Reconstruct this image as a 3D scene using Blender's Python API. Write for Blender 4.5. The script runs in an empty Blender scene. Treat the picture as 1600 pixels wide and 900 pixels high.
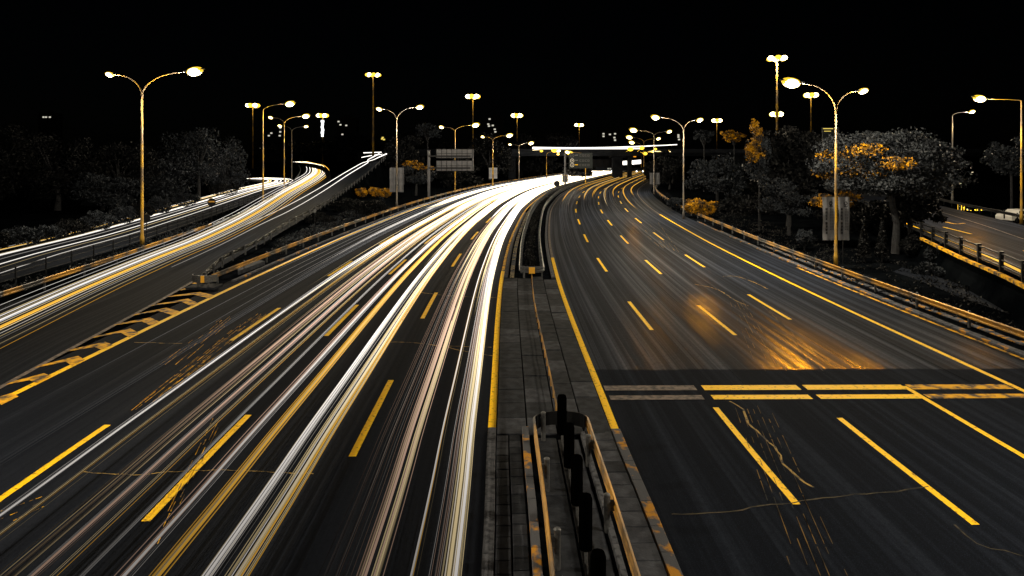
import bpy, math, random
import numpy as np
from mathutils import Vector
S = bpy.context.scene
COL = S.collection
R = math.radians
random.seed(7)

# ------------------------------------------------------------------ camera
HC = 8.5                                   # the footbridge the photograph is taken from
cam = bpy.data.cameras.new("camera")
cam.sensor_width = 36.0
cam.lens = 22.5
cam.shift_y = -211.0 / 1600.0
cam.clip_start = 0.1
cam.clip_end = 6000
cob = bpy.data.objects.new("camera", cam)
cob.location = (0, 0, HC)
cob.rotation_euler = (R(90), 0, 0)
COL.objects.link(cob)
S.camera = cob

# ------------------------------------------------------------------ night sky and moon
MOON_EL, MOON_AZ = R(35), R(150)
w = bpy.data.worlds.new("World")
S.world = w
w.use_nodes = True
wn = w.node_tree
sky = wn.nodes.new("ShaderNodeTexSky")
sky.sky_type = 'NISHITA'
sky.sun_disc = False
sky.sun_elevation = MOON_EL
sky.sun_rotation = MOON_AZ
wn.links.new(sky.outputs[0], wn.nodes["Background"].inputs[0])
wn.nodes["Background"].inputs[1].default_value = 0.00008
sl = bpy.data.lights.new("moon", 'SUN')
sl.energy = 0.012
sl.angle = R(0.5)
sl.color = (0.9, 0.95, 1.0)
so = bpy.data.objects.new("moon", sl)
so.rotation_euler = (R(90) - MOON_EL, 0, -MOON_AZ + R(180))
COL.objects.link(so)
S.view_settings.view_transform = 'Standard'
S.view_settings.look = 'None'
S.view_settings.exposure = 0.0
S.view_settings.gamma = 1.0
S.cycles.use_denoising = True
S.cycles.max_bounces = 4
S.cycles.diffuse_bounces = 2
S.cycles.glossy_bounces = 2
S.cycles.sample_clamp_indirect = 4.0
S.cycles.use_light_tree = True

# ------------------------------------------------------------------ tagging and building helpers
def tag(o, label=None, cat=None, group=None, kind=None):
    if label: o["label"] = label
    if cat: o["category"] = cat
    if group: o["group"] = group
    if kind: o["kind"] = kind
    return o

def empty(name, loc, label, cat, group=None, rz=0.0):
    o = bpy.data.objects.new(name, None)
    o.empty_display_size = 0.3
    o.location = loc
    o.rotation_euler = (0, 0, rz)
    COL.objects.link(o)
    return tag(o, label, cat, group)

class MB:
    """collects geometry, links it as ONE mesh object"""
    def __init__(s):
        s.v = []; s.f = []; s.uv = {}; s.a = {}; s.m = []
    def quad(s, a, b, c, d, mi=0):
        n = len(s.v); s.v += [tuple(a), tuple(b), tuple(c), tuple(d)]
        s.f.append((n, n+1, n+2, n+3)); s.m.append(mi)
    def box(s, x0, x1, y0, y1, z0, z1, mi=0, M=None):
        n = len(s.v)
        p = [(x, y, z) for z in (z0, z1) for x, y in ((x0, y0), (x1, y0), (x1, y1), (x0, y1))]
        if M is not None: p = [tuple(M(Vector(q))) for q in p]
        s.v += p
        for f in ((3, 2, 1, 0), (4, 5, 6, 7), (0, 1, 5, 4), (1, 2, 6, 5), (2, 3, 7, 6), (3, 0, 4, 7)):
            s.f.append(tuple(n+i for i in f)); s.m.append(mi)
    def tube(s, pts, rad, n=8, cap=True, mi=0, glow=None, sq=1.0):
        """round bar along points; rad a number or one per point"""
        pts = [Vector(p) for p in pts]
        if not hasattr(rad, '__len__'): rad = [rad] * len(pts)
        base = len(s.v)
        up0 = Vector((0, 0, 1))
        for i, p in enumerate(pts):
            t = (pts[min(i+1, len(pts)-1)] - pts[max(i-1, 0)]).normalized()
            u = up0 if abs(t.z) < 0.95 else Vector((1, 0, 0))
            a = t.cross(u).normalized(); b = a.cross(t).normalized()
            for k in range(n):
                an = 2*math.pi*k/n
                s.v.append(tuple(p + (a*math.cos(an) + b*math.sin(an)*sq) * rad[i]))
                if glow is not None: s.a[len(s.v)-1] = glow[i]
        for i in range(len(pts)-1):
            for k in range(n):
                q = base + i*n
                s.f.append((q+k, q+(k+1) % n, q+n+(k+1) % n, q+n+k)); s.m.append(mi)
        if cap:
            s.f.append(tuple(base+k for k in range(n))[::-1]); s.m.append(mi)
            q = base + (len(pts)-1)*n
            s.f.append(tuple(q+k for k in range(n))); s.m.append(mi)
    def sweep(s, pts, prof, mi=0):
        """closed cross-section (side, up) swept along points, kept upright"""
        pts = [Vector(p) for p in pts]; base = len(s.v); n = len(prof)
        for i, p in enumerate(pts):
            t = (pts[min(i+1, len(pts)-1)] - pts[max(i-1, 0)]); t.z = 0; t.normalize()
            a = Vector((t.y, -t.x, 0))
            for (x, z) in prof: s.v.append(tuple(p + a*x + Vector((0, 0, z))))
        for i in range(len(pts)-1):
            for k in range(n):
                q = base + i*n
                s.f.append((q+k, q+(k+1) % n, q+n+(k+1) % n, q+n+k)); s.m.append(mi)
        s.f.append(tuple(base+k for k in range(n))[::-1]); s.m.append(mi)
        q = base + (len(pts)-1)*n
        s.f.append(tuple(q+k for k in range(n))); s.m.append(mi)
    def ball(s, c, r, n=10, m=6, mi=0, glow=None):
        base = len(s.v)
        if not hasattr(r, '__len__'): r = (r, r, r)
        for j in range(m+1):
            th = math.pi*j/m
            for k in range(n):
                ph = 2*math.pi*k/n
                s.v.append((c[0]+r[0]*math.sin(th)*math.cos(ph), c[1]+r[1]*math.sin(th)*math.sin(ph), c[2]+r[2]*math.cos(th)))
        for j in range(m):
            for k in range(n):
                q = base+j*n
                s.f.append((q+k, q+n+k, q+n+(k+1) % n, q+(k+1) % n)); s.m.append(mi)
    def build(s, name, mats, parent=None, smooth=False, origin=None):
        me = bpy.data.meshes.new(name)
        vs = s.v
        if origin is not None:
            ox, oy, oz = origin
            vs = [(x-ox, y-oy, z-oz) for x, y, z in vs]
        me.from_pydata(vs, [], s.f)
        if not isinstance(mats, (list, tuple)): mats = [mats]
        for m in mats: me.materials.append(m)
        if len(mats) > 1: me.polygons.foreach_set("material_index", s.m)
        if s.uv:
            uvl = me.uv_layers.new(name="UVMap")
            li = np.zeros(len(me.loops), dtype=np.int32); me.loops.foreach_get("vertex_index", li)
            arr = np.array([s.uv.get(i, (0, 0)) for i in range(len(s.v))], dtype=np.float32)
            uvl.data.foreach_set("uv", arr[li].ravel())
        if s.a:
            at = me.attributes.new("glow", 'FLOAT', 'POINT')
            at.data.foreach_set("value", np.array([s.a.get(i, 0.0) for i in range(len(s.v))], dtype=np.float32))
        if smooth: me.polygons.foreach_set("use_smooth", [True]*len(me.polygons))
        me.update()
        o = bpy.data.objects.new(name, me)
        COL.objects.link(o)
        if parent is not None: o.parent = parent
        return o

def copy_of(o, parent=None, loc=None):
    c = o.copy(); COL.objects.link(c)
    if parent is not None: c.parent = parent
    if loc is not None: c.location = loc
    return c

# ------------------------------------------------------------------ materials
def mat(name, col, rough=0.6, metal=0.0, spec=0.08, noise=None, bump=None, emit=None, es=0.0, coords='Object'):
    """noise = (scale, amount, darker/lighter second colour); bump = (scale, strength)"""
    m = bpy.data.materials.new(name); m.use_nodes = True
    nt = m.node_tree; b = nt.nodes["Principled BSDF"]
    b.inputs["Base Color"].default_value = (*col, 1)
    b.inputs["Roughness"].default_value = rough
    b.inputs["Metallic"].default_value = metal
    b.inputs["Specular IOR Level"].default_value = spec
    tc = nt.nodes.new("ShaderNodeTexCoord")
    if noise:
        sc, lo, hi, col2 = noise
        n = nt.nodes.new("ShaderNodeTexNoise"); n.inputs["Scale"].default_value = sc; n.inputs["Detail"].default_value = 6
        nt.links.new(tc.outputs[coords], n.inputs["Vector"])
        r = nt.nodes.new("ShaderNodeMapRange")
        r.inputs[1].default_value = lo; r.inputs[2].default_value = hi
        nt.links.new(n.outputs[0], r.inputs[0])
        mx = nt.nodes.new("ShaderNodeMix"); mx.data_type = 'RGBA'
        mx.inputs[6].default_value = (*col, 1); mx.inputs[7].default_value = (*col2, 1)
        nt.links.new(r.outputs[0], mx.inputs[0]); nt.links.new(mx.outputs[2], b.inputs["Base Color"])
    if bump:
        n2 = nt.nodes.new("ShaderNodeTexNoise"); n2.inputs["Scale"].default_value = bump[0]; n2.inputs["Detail"].default_value = 4
        nt.links.new(tc.outputs[coords], n2.inputs["Vector"])
        bp = nt.nodes.new("ShaderNodeBump"); bp.inputs["Strength"].default_value = bump[1]; bp.inputs["Distance"].default_value = 0.02
        nt.links.new(n2.outputs[0], bp.inputs["Height"]); nt.links.new(bp.outputs[0], b.inputs["Normal"])
    if emit:
        b.inputs["Emission Color"].default_value = (*emit, 1); b.inputs["Emission Strength"].default_value = es
    return m

def asphalt(name, dark, light, rough_lo, rough_hi, streak=1.0, split=None, split_col=None, spec=0.03, gloss=None):
    """UV = (metres across the road, metres along it)"""
    m = bpy.data.materials.new(name); m.use_nodes = True
    nt = m.node_tree; b = nt.nodes["Principled BSDF"]; L = nt.links.new
    def N(t, **k):
        n = nt.nodes.new(t)
        for a, v in k.items(): setattr(n, a, v)
        return n
    uv = N("ShaderNodeUVMap"); uv.uv_map = "UVMap"
    sep = N("ShaderNodeSeparateXYZ"); L(uv.outputs[0], sep.inputs[0])
    def noise(sx, sy, det, dist=0.0, rg=0.5):
        mp = N("ShaderNodeMapping"); mp.inputs["Scale"].default_value = (sx, sy, 1); L(uv.outputs[0], mp.inputs["Vector"])
        n = N("ShaderNodeTexNoise"); n.inputs["Scale"].default_value = 1.0; n.inputs["Detail"].default_value = det
        n.inputs["Roughness"].default_value = rg
        L(mp.outputs[0], n.inputs["Vector"]); return n.outputs[0]
    def mr(x, a, c, d=0.0, e=1.0):
        r = N("ShaderNodeMapRange"); r.inputs[1].default_value = a; r.inputs[2].default_value = c
        r.inputs[3].default_value = d; r.inputs[4].default_value = e; L(x, r.inputs[0]); return r.outputs[0]
    def mth(op, x, y):
        n = N("ShaderNodeMath", operation=op)
        for i, q in enumerate((x, y)):
            if isinstance(q, (int, float)): n.inputs[i].default_value = q
            else: L(q, n.inputs[i])
        return n.outputs[0]
    def mix(fac, c1, c2):
        n = N("ShaderNodeMix", data_type='RGBA')
        if isinstance(fac, float): n.inputs[0].default_value = fac
        else: L(fac, n.inputs[0])
        for i, c in ((6, c1), (7, c2)):
            if isinstance(c, tuple): n.inputs[i].default_value = (*c, 1)
            else: L(c, n.inputs[i])
        return n.outputs[2]
    st1 = mr(noise(2.6, 0.012, 3, rg=0.6), 0.46, 0.68)      # broad worn bands; on the right road also tail-light streaks painted in
    st2 = mr(noise(11.0, 0.02, 3, rg=0.6), 0.50, 0.72)      # fine rubber streaks, doubling as painted tail-light lines
    blot = mr(noise(0.35, 0.12, 5), 0.35, 0.7)
    st = mth('ADD', mth('MULTIPLY', st1, 0.75*streak), mth('MULTIPLY', st2, 0.35*streak))
    col = mix(mth('MINIMUM', mth('ADD', st, mth('MULTIPLY', blot, 0.18)), 1.0), dark, light)
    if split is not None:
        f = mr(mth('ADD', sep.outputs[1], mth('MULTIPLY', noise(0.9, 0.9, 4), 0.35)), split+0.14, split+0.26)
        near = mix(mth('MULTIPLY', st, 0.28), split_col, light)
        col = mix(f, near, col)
    spk = mr(noise(38, 38, 2, rg=0.7), 0.55, 0.75)
    col = mix(mth('MULTIPLY', spk, 0.30), col, tuple(min(1, 1.6*x) for x in light))
    spd = mr(noise(22, 22, 2, rg=0.7), 0.30, 0.46, 1.0, 0.0)
    col = mix(mth('MULTIPLY', spd, 0.5), col, tuple(0.4*x for x in dark))
    col = mix(mth('MULTIPLY', mr(noise(7, 5, 4, rg=0.75), 0.48, 0.62), 0.35), col, tuple(0.45*x for x in dark))
    L(col, b.inputs["Base Color"])
    rg = mr(st, 0.0, 1.0, rough_hi, rough_lo)
    if split is not None:
        f2 = N("ShaderNodeMix", data_type='FLOAT'); L(f, f2.inputs[0]); f2.inputs[2].default_value = 0.85; L(rg, f2.inputs[3]); rg = f2.outputs[0]
    L(rg, b.inputs["Roughness"])
    b.inputs["Specular IOR Level"].default_value = spec
    bp = N("ShaderNodeBump"); bp.inputs["Strength"].default_value = 0.25; bp.inputs["Distance"].default_value = 0.01
    L(noise(55, 55, 2), bp.inputs["Height"]); L(bp.outputs[0], b.inputs["Normal"])
    if gloss:        # polished tracks; the lamp reflection's gold and place are put into this gloss
        gc, gr_, gf = gloss
        gl = N("ShaderNodeBsdfGlossy"); gl.inputs["Color"].default_value = (*gc, 1); gl.inputs["Roughness"].default_value = gr_
        L(bp.outputs[0], gl.inputs["Normal"])
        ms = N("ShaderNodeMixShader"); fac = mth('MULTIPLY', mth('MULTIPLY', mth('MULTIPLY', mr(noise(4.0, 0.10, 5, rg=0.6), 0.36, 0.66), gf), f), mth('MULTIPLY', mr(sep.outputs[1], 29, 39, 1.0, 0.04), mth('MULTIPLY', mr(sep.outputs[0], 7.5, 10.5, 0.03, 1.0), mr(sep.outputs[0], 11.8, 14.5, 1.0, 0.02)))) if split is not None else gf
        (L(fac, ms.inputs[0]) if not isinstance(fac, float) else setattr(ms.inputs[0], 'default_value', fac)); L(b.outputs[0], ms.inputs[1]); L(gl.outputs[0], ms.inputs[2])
        L(ms.outputs[0], nt.nodes["Material Output"].inputs[0])
    return m

def glowmat(name, col, k):
    m = bpy.data.materials.new(name); m.use_nodes = True
    nt = m.node_tree; nt.nodes.clear()
    o = nt.nodes.new("ShaderNodeOutputMaterial"); e = nt.nodes.new("ShaderNodeEmission")
    a = nt.nodes.new("ShaderNodeAttribute"); a.attribute_name = "glow"
    mu = nt.nodes.new("ShaderNodeMath"); mu.operation = 'MULTIPLY'; mu.inputs[1].default_value = k
    nt.links.new(a.outputs["Fac"], mu.inputs[0]); nt.links.new(mu.outputs[0], e.inputs[1])
    e.inputs[0].default_value = (*col, 1); nt.links.new(e.outputs[0], o.inputs[0])
    return m

def emat(name, col, k):
    return mat(name, (0.02, 0.02, 0.02), 0.6, emit=col, es=k)

M = {}
M['asphalt_left'] = asphalt("asphalt_left", (0.0045, 0.0061, 0.0108), (0.0135, 0.0175, 0.029), 0.6, 0.8, 0.6, spec=0.02)
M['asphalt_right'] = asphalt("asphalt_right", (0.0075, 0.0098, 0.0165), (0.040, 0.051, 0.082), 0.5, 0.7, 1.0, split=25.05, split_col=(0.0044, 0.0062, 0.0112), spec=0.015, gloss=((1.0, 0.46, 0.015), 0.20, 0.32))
M['asphalt_side'] = asphalt("asphalt_side", (0.0050, 0.0066, 0.0110), (0.016, 0.0205, 0.032), 0.6, 0.85, 0.6)
M['asphalt_right_side'] = asphalt('asphalt_right_side', (0.0050, 0.0068, 0.0120), (0.030, 0.039, 0.065), 0.6, 0.8, 0.9, gloss=((1.0, 0.5, 0.02), 0.22, 0.03))
M['yellow'] = mat("yellow_paint", (0.92, 0.56, 0.003), 0.6, noise=(7.0, 0.56, 0.70, (0.30, 0.17, 0.01)), coords='Object')
M['yellow_worn'] = mat("yellow_paint_worn", (0.70, 0.37, 0.01), 0.7, noise=(2.5, 0.44, 0.62, (0.06, 0.05, 0.045)))
M['pale_worn'] = mat("pale_worn_paint", (0.17, 0.14, 0.13), 0.7, noise=(4.0, 0.4, 0.65, (0.05, 0.047, 0.05)))
M['kerb'] = mat("kerb_concrete", (0.085, 0.092, 0.115), 0.85, noise=(7.0, 0.45, 0.65, (0.03, 0.034, 0.045)), bump=(30, 0.5))
M['kerb_stain'] = mat("kerb_with_old_yellow_paint", (0.085, 0.092, 0.115), 0.8, noise=(2.6, 0.52, 0.62, (0.50, 0.24, 0.03)), bump=(30, 0.5))
M['slab'] = mat("paving_concrete", (0.026, 0.030, 0.042), 0.8, noise=(3.0, 0.40, 0.68, (0.055, 0.062, 0.082)), bump=(18, 0.6))
M['slab_dark'] = mat("dark_paving_concrete", (0.012, 0.0145, 0.021), 0.85, noise=(3.0, 0.4, 0.7, (0.028, 0.033, 0.045)), bump=(18, 0.6))
M['steel'] = mat("galvanised_steel", (0.14, 0.15, 0.17), 0.45, 0.55, noise=(12, 0.4, 0.7, (0.07, 0.075, 0.09)))
M['steel_gold'] = mat("lamplit_rail_steel", (0.50, 0.27, 0.05), 0.45, 0.3, noise=(0.5, 0.42, 0.60, (0.06, 0.06, 0.065)))  # gold of lamplight on galvanised steel, put into the base colour
M['steel_dark'] = mat("dark_steel", (0.012, 0.013, 0.016), 0.5, 0.4)
M['lamp_pole'] = mat("lamp_pole_paint", (0.40, 0.24, 0.03), 0.42, 0.25, noise=(0.35, 0.44, 0.56, (0.13, 0.10, 0.07)))
M['black'] = mat("black_rubber", (0.0006, 0.0006, 0.0006), 0.9, spec=0.0, noise=(30, 0.5, 0.8, (0.0012, 0.0012, 0.0012)))
M['soil'] = mat("soil", (0.002, 0.0025, 0.0035), 1.0, spec=0.0, noise=(1.5, 0.4, 0.7, (0.007, 0.0085, 0.012)), bump=(6, 1.0))
M['grass'] = mat("dark_ground", (0.0009, 0.0012, 0.0018), 1.0, spec=0.0, noise=(0.4, 0.4, 0.7, (0.003, 0.0038, 0.005)), bump=(2, 1.0))
M['reflector'] = mat("amber_reflector", (0.85, 0.45, 0.05), 0.3, emit=(1, .5, .05), es=0.05)
M['sign_back'] = mat("sign_back_aluminium", (0.10, 0.105, 0.125), 0.5, 0.2, noise=(2, 0.4, 0.7, (0.07, 0.074, 0.09)))
M['sign_dark'] = mat("dark_sign_face", (0.02, 0.025, 0.03), 0.5)
M['sign_white'] = mat("sign_white_legend", (0.6, 0.6, 0.6), 0.5)
M['banner'] = mat("grey_banner_cloth", (0.19, 0.20, 0.235), 0.85, noise=(1.2, 0.4, 0.7, (0.11, 0.12, 0.145)))
M['ink'] = mat("banner_ink", (0.008, 0.008, 0.01), 0.8)
M['ink_pale'] = mat("banner_faint_ink", (0.03, 0.032, 0.04), 0.8)
M['concrete'] = mat("bridge_concrete", (0.010, 0.012, 0.017), 0.9, spec=0.02, noise=(0.8, 0.4, 0.7, (0.005, 0.006, 0.009)))
M['bark'] = mat("bark", (0.03, 0.032, 0.038), 0.9, noise=(5, 0.4, 0.7, (0.012, 0.013, 0.016)), bump=(20, 1.0))
def leafmat(name, a, c, r=0.55):
    return mat(name, a, r, noise=(1.3, 0.40, 0.60, c))
M['leaf'] = leafmat("leaf_grey_green", (0.006, 0.0075, 0.0105), (0.028, 0.034, 0.045))
M['leaf_dark'] = leafmat("leaf_dark", (0.0025, 0.003, 0.004), (0.007, 0.008, 0.010))
M['leaf_big'] = leafmat('leaf_broad_tree', (0.006, 0.0075, 0.0105), (0.034, 0.040, 0.050))
M['leaf_lamp_gold'] = leafmat("leaf_lamp_gold", (0.50, 0.25, 0.008), (0.05, 0.04, 0.03))  # gold is lamplight painted into the leaf colour
M['leaf_part_lamplit'] = leafmat("leaf_part_lamp_gold", (0.014, 0.016, 0.02), (0.42, 0.21, 0.006))  # patches of painted lamplight among grey leaves
M['glass_dark'] = mat("dark_glass", (0.01, 0.01, 0.012), 0.15)
M['facade'] = mat("unlit_facade", (0.02, 0.02, 0.022), 0.9)
M['car_white'] = mat("white_car_paint", (0.7, 0.7, 0.7), 0.3)
M['lamp_core'] = emat("lamp_glass_lit", (1.0, 0.80, 0.34), 14.0)
M['lamp_small'] = emat("lamp_glass_lit_warm", (1.0, 0.60, 0.10), 6.0)
M['pole_grey'] = mat('grey_lamp_pole_paint', (0.13, 0.13, 0.14), 0.42, 0.25, noise=(0.35, 0.45, 0.60, (0.26, 0.20, 0.12)))
M['bowl'] = emat("lamp_bowl_lit", (1.0, 0.60, 0.03), 1.3)
M['lamp_yellow'] = emat("lamp_bowl_lit_yellow", (1.0, 0.58, 0.04), 2.6)
M['led_white'] = emat("white_led_strip", (0.95, 0.97, 1.0), 3.0)
M['win'] = emat("lit_window", (0.9, 0.85, 0.7), 0.7)
M['win_y'] = emat("lit_window_yellow", (1.0, 0.75, 0.15), 0.9)
M['t_white'] = glowmat("headlight_white", (1.0, 0.93, 0.86), 1.0)
M['t_cream'] = glowmat("headlight_cream", (1.0, 0.78, 0.42), 1.0)
M['t_gold'] = glowmat("headlight_gold", (1.0, 0.52, 0.06), 1.0)
M['t_pink'] = glowmat("headlight_rose", (0.95, 0.62, 0.45), 1.0)
M['t_grey'] = glowmat("taillight_grey", (0.60, 0.60, 0.62), 1.0)

# ------------------------------------------------------------------ geometry of the road
def P(u, v, z=0.0):
    """ground position (height z) read off the photograph as a map"""
    Y = (HC - z) * 1000.0 / (v - 239.0)
    return Vector(((u - 800.0) * Y / 1000.0, Y, z))
def D(u, v, d):
    """position at distance d"""
    return Vector(((u - 800.0) * d / 1000.0, d, HC - (v - 239.0) * d / 1000.0))

def spline(pts, step):
    pts = [Vector(p) for p in pts]; out = []
    q = [pts[0]*2 - pts[1]] + pts + [pts[-1]*2 - pts[-2]]
    for i in range(1, len(q)-2):
        p0, p1, p2, p3 = q[i-1:i+3]
        n = max(1, int((p2-p1).length/step))
        for k in range(n):
            t = k/n
            out.append(0.5*((2*p1) + (p2-p0)*t + (2*p0-5*p1+4*p2-p3)*t*t + (3*p1-p0-3*p2+p3)*t**3))
    out.append(pts[-1]); return out

CL = spline([(1.75, -30, 0), (1.55, -5, 0), (1.42, 13, 0), (1.3, 21, 0), (1.25, 44, 0), (2.2, 70, 0), (5.0, 105, 0),
             (11.3, 146, 0), (22.5, 189, 0), (37.5, 240, 0), (53, 293, 0), (72, 360, 0)], 0.5)
_len = [0.0]
for a, b in zip(CL, CL[1:]): _len.append(_len[-1] + (b-a).length)
_off = np.interp(0.0, [p.y for p in CL], _len)
LS = np.array(_len) - _off; LX = np.array([p.x for p in CL]); LY = np.array([p.y for p in CL])
_T = np.gradient(np.stack([LX, LY], 1), LS, axis=0)
k = np.ones(25)/25
_T = np.stack([np.convolve(np.pad(_T[:, i], 12, mode='edge'), k, 'valid') for i in (0, 1)], 1)
_T /= np.linalg.norm(_T, axis=1)[:, None]
def RD(s, off, z=0.0):
    x = np.interp(s, LS, LX); y = np.interp(s, LS, LY)
    tx = np.interp(s, LS, _T[:, 0]); ty = np.interp(s, LS, _T[:, 1])
    return Vector((x + ty*off, y - tx*off, z))
def srange(a, b, d):
    n = max(1, int(round(abs(b-a)/d))); return [a + (b-a)*i/n for i in range(n+1)]

def strip(name, m, s0, s1, o0, o1, z, parent=None, ds=2.0, nx=1, kind=None, thick=None):
    b = MB(); ss = srange(s0, s1, ds)
    for s in ss:
        for j in range(nx+1):
            o = o0 + (o1-o0)*j/nx
            b.uv[len(b.v)] = (o, s); b.v.append(tuple(RD(s, o, z)))
    for i in range(len(ss)-1):
        for j in range(nx):
            q = i*(nx+1)+j
            b.f.append((q, q+1, q+nx+2, q+nx+1)); b.m.append(0)
    if thick:
        b2 = MB()
        prof = [(o0, z-thick), (o1, z-thick), (o1, z), (o0, z)]
        n = 4
        for s in ss:
            for (o, zz) in prof:
                b2.uv[len(b2.v)] = (o, s); b2.v.append(tuple(RD(s, o, zz)))
        for i in range(len(ss)-1):
            for kk in range(n):
                q = i*n; b2.f.append((q+kk, q+(kk+1) % n, q+n+(kk+1) % n, q+n+kk)); b2.m.append(0)
        b2.f.append((3, 2, 1, 0)); b2.m.append(0)
        q = (len(ss)-1)*n; b2.f.append((q, q+1, q+2, q+3)); b2.m.append(0)
        b = b2
    ob = b.build(name, m, parent)
    if kind: ob["kind"] = kind
    return ob

def sheet(name, m, left, right, parent=None, kind=None, n=90, nx=6):
    """road surface between two edge curves, with a skirt down to the ground"""
    def res(pts):
        c = spline(pts, 1.0); l = [0.0]
        for a, b2 in zip(c, c[1:]): l.append(l[-1]+(b2-a).length)
        t = np.linspace(0, l[-1], n)
        return [Vector((np.interp(x, l, [p.x for p in c]), np.interp(x, l, [p.y for p in c]), np.interp(x, l, [p.z for p in c]))) for x in t], l[-1]
    A, la = res(left); B, lb = res(right)
    b = MB(); W = nx+3
    for i in range(n):
        s = la*i/(n-1)
        a, c = A[i], B[i]; d = (c-a); d.z = 0; d.normalize(); wd = (c-a).length
        row = [(a - d*(a.z*1.2+0.5) - Vector((0, 0, a.z+0.5)), -1)] + [(a.lerp(c, j/nx), wd*j/nx) for j in range(nx+1)] + [(c + d*(c.z*1.2+0.5) - Vector((0, 0, c.z+0.5)), wd+1)]
        for p, u in row:
            b.uv[len(b.v)] = (u, s); b.v.append(tuple(p))
    for i in range(n-1):
        for j in range(W-1):
            q = i*W+j
            b.f.append((q, q+1, q+W+1, q+W)); b.m.append(1 if j in (0, W-2) else 0)
    ob = b.build(name, [m, M['grass']], parent)
    if kind: ob["kind"] = kind
    return ob

# ------------------------------------------------------------------ THE SETTING
g = MB(); nx_, ny_ = 60, 60
for j in range(ny_+1):
    for i in range(nx_+1):
        fx = (i/nx_*2-1); fy = j/ny_
        x = 2500*abs(fx)**2*(1 if fx > 0 else -1); y = -60 + 3600*fy**2
        z = -0.05
        g.v.append((x, y, z - 0.0))
for j in range(ny_):
    for i in range(nx_):
        q = j*(nx_+1)+i; g.f.append((q, q+1, q+nx_+2, q+nx_+1)); g.m.append(0)
ground = g.build("ground", M['grass'], None); ground["kind"] = "structure"

left_road = strip("left_carriageway", M['asphalt_left'], -25, 350, -20.0, -1.8, 0.0, ds=1.5, nx=10, kind="structure")
right_road = strip("right_carriageway", M['asphalt_right'], -25, 350, 1.72, 20.0, 0.0, ds=1.5, nx=10, kind="structure")
ZP = 0.005
# painted lines: children of the road they lie on
def paint_line(name, parent, m, s0, s1, off, wd, ds=1.5):
    return strip(name, m, s0, s1, off-wd/2, off+wd/2, ZP, parent, ds)
paint_line("edge_line", left_road, M['yellow'], -20, 345, -18.85, 0.28)
paint_line("edge_line", left_road, M['yellow'], 19.3, 46, -1.93, 0.24)
paint_line("edge_line", left_road, M['yellow_worn'], 46, 345, -1.93, 0.2)
paint_line("edge_line", right_road, M['yellow'], 19.3, 52, 1.86, 0.24)
paint_line("edge_line", right_road, M['pale_worn'], 52, 200, 1.86, 0.2)
paint_line("edge_line", right_road, M['yellow'], -20, 90, 17.0, 0.22)
paint_line("edge_line", right_road, M['pale_worn'], 90, 345, 17.0, 0.18)
paint_line("shoulder_line", right_road, M['yellow_worn'], -10, 48, 19.85, 0.18)
for off, st in ((-5.8, 18.0), (-9.85, 14.9), (-13.95, 14.2)):
    for kx in range(-1, 14):
        paint_line("lane_dash", left_road, M['yellow'], st+kx*14.9, st+kx*14.9+6.0, off, 0.21, 2)
for off, st in ((5.5, 15.4), (9.2, 14.5), (13.0, 17.3)):
    for kx in range(-1, 15):
        a = st+kx*15.3
        paint_line("lane_dash", right_road, M['yellow'], a, a+5.9, off, 0.19, 2)
# the double row of rumble bars across the right carriageway
for si, (s0, s1) in enumerate(((22.85, 23.33), (21.98, 22.38))):
    for bi, (o0, o1, mm) in enumerate(((2.05, 5.35, 'pale_worn'), (5.62, 9.1, 'yellow'), (9.33, 12.95, 'yellow'), (13.12, 16.8, 'yellow_worn'))):
        strip("rumble_bar", M[mm], s0, s1, o0 + (0.0 if si == 0 else 0.05), o1, ZP+0.007, right_road, 0.5)

def ribbon(name, parent, m, pts, wd, z=ZP+0.002, seed=0, jit=0.0):
    rr = random.Random(seed); b = MB(); pts = spline(pts, 0.25)
    prev = None
    for i, p in enumerate(pts):
        t = (pts[min(i+1, len(pts)-1)]-pts[max(i-1, 0)]); t.z = 0; t.normalize()
        a = Vector((t.y, -t.x, 0)); jx = rr.uniform(-jit, jit); ww = wd*rr.uniform(0.5, 1.2) if jit else wd
        q = p + a*jx
        b.v.append(tuple(q-a*ww/2+Vector((0, 0, z)))); b.v.append(tuple(q+a*ww/2+Vector((0, 0, z))))
        if i: n = 2*i; b.f.append((n-2, n-1, n+1, n)); b.m.append(0)
    return b.build(name, m, parent)
M['crack_pale'] = mat("crack_filler_pale", (0.30, 0.20, 0.06), 0.7, noise=(3, 0.45, 0.6, (0.03, 0.03, 0.03)))
M['crack_faint'] = mat('crack_filler_faint', (0.05, 0.042, 0.03), 0.7, noise=(3, 0.45, 0.6, (0.012, 0.012, 0.012)))
M['crack_dark'] = mat("crack_dark", (0.008, 0.008, 0.009), 0.9)
def crack(parent, px, m='crack_pale', wd=0.05, seed=1): ribbon("crack", parent, M[m], [P(u, v) for u, v in px], wd, seed=seed, jit=0.035)
crack(left_road, [(130, 738), (210, 742), (260, 738), (320, 735), (400, 737), (490, 740)], wd=0.04)
crack(left_road, [(606, 535), (640, 535), (690, 541), (720, 548), (770, 556)], wd=0.06, seed=2)
crack(left_road, [(655, 457), (690, 461), (730, 464), (778, 465)], wd=0.08, seed=3)
crack(left_road, [(700, 541), (740, 542), (768, 543)], wd=0.05, seed=4)
crack(left_road, [(210, 535), (250, 536), (284, 537)], wd=0.05, seed=5)
crack(right_road, [(1141, 627), (1160, 640), (1170, 662), (1196, 685), (1215, 705), (1225, 725), (1245, 745), (1272, 762)], wd=0.07, seed=6)
crack(right_road, [(1050, 804), (1140, 801), (1190, 790), (1240, 785), (1320, 775), (1400, 768), (1450, 760)], m='crack_faint', wd=0.05, seed=7)
crack(right_road, [(1490, 820), (1525, 850), (1570, 860), (1600, 870)], m='crack_faint', wd=0.04, seed=8)
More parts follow.
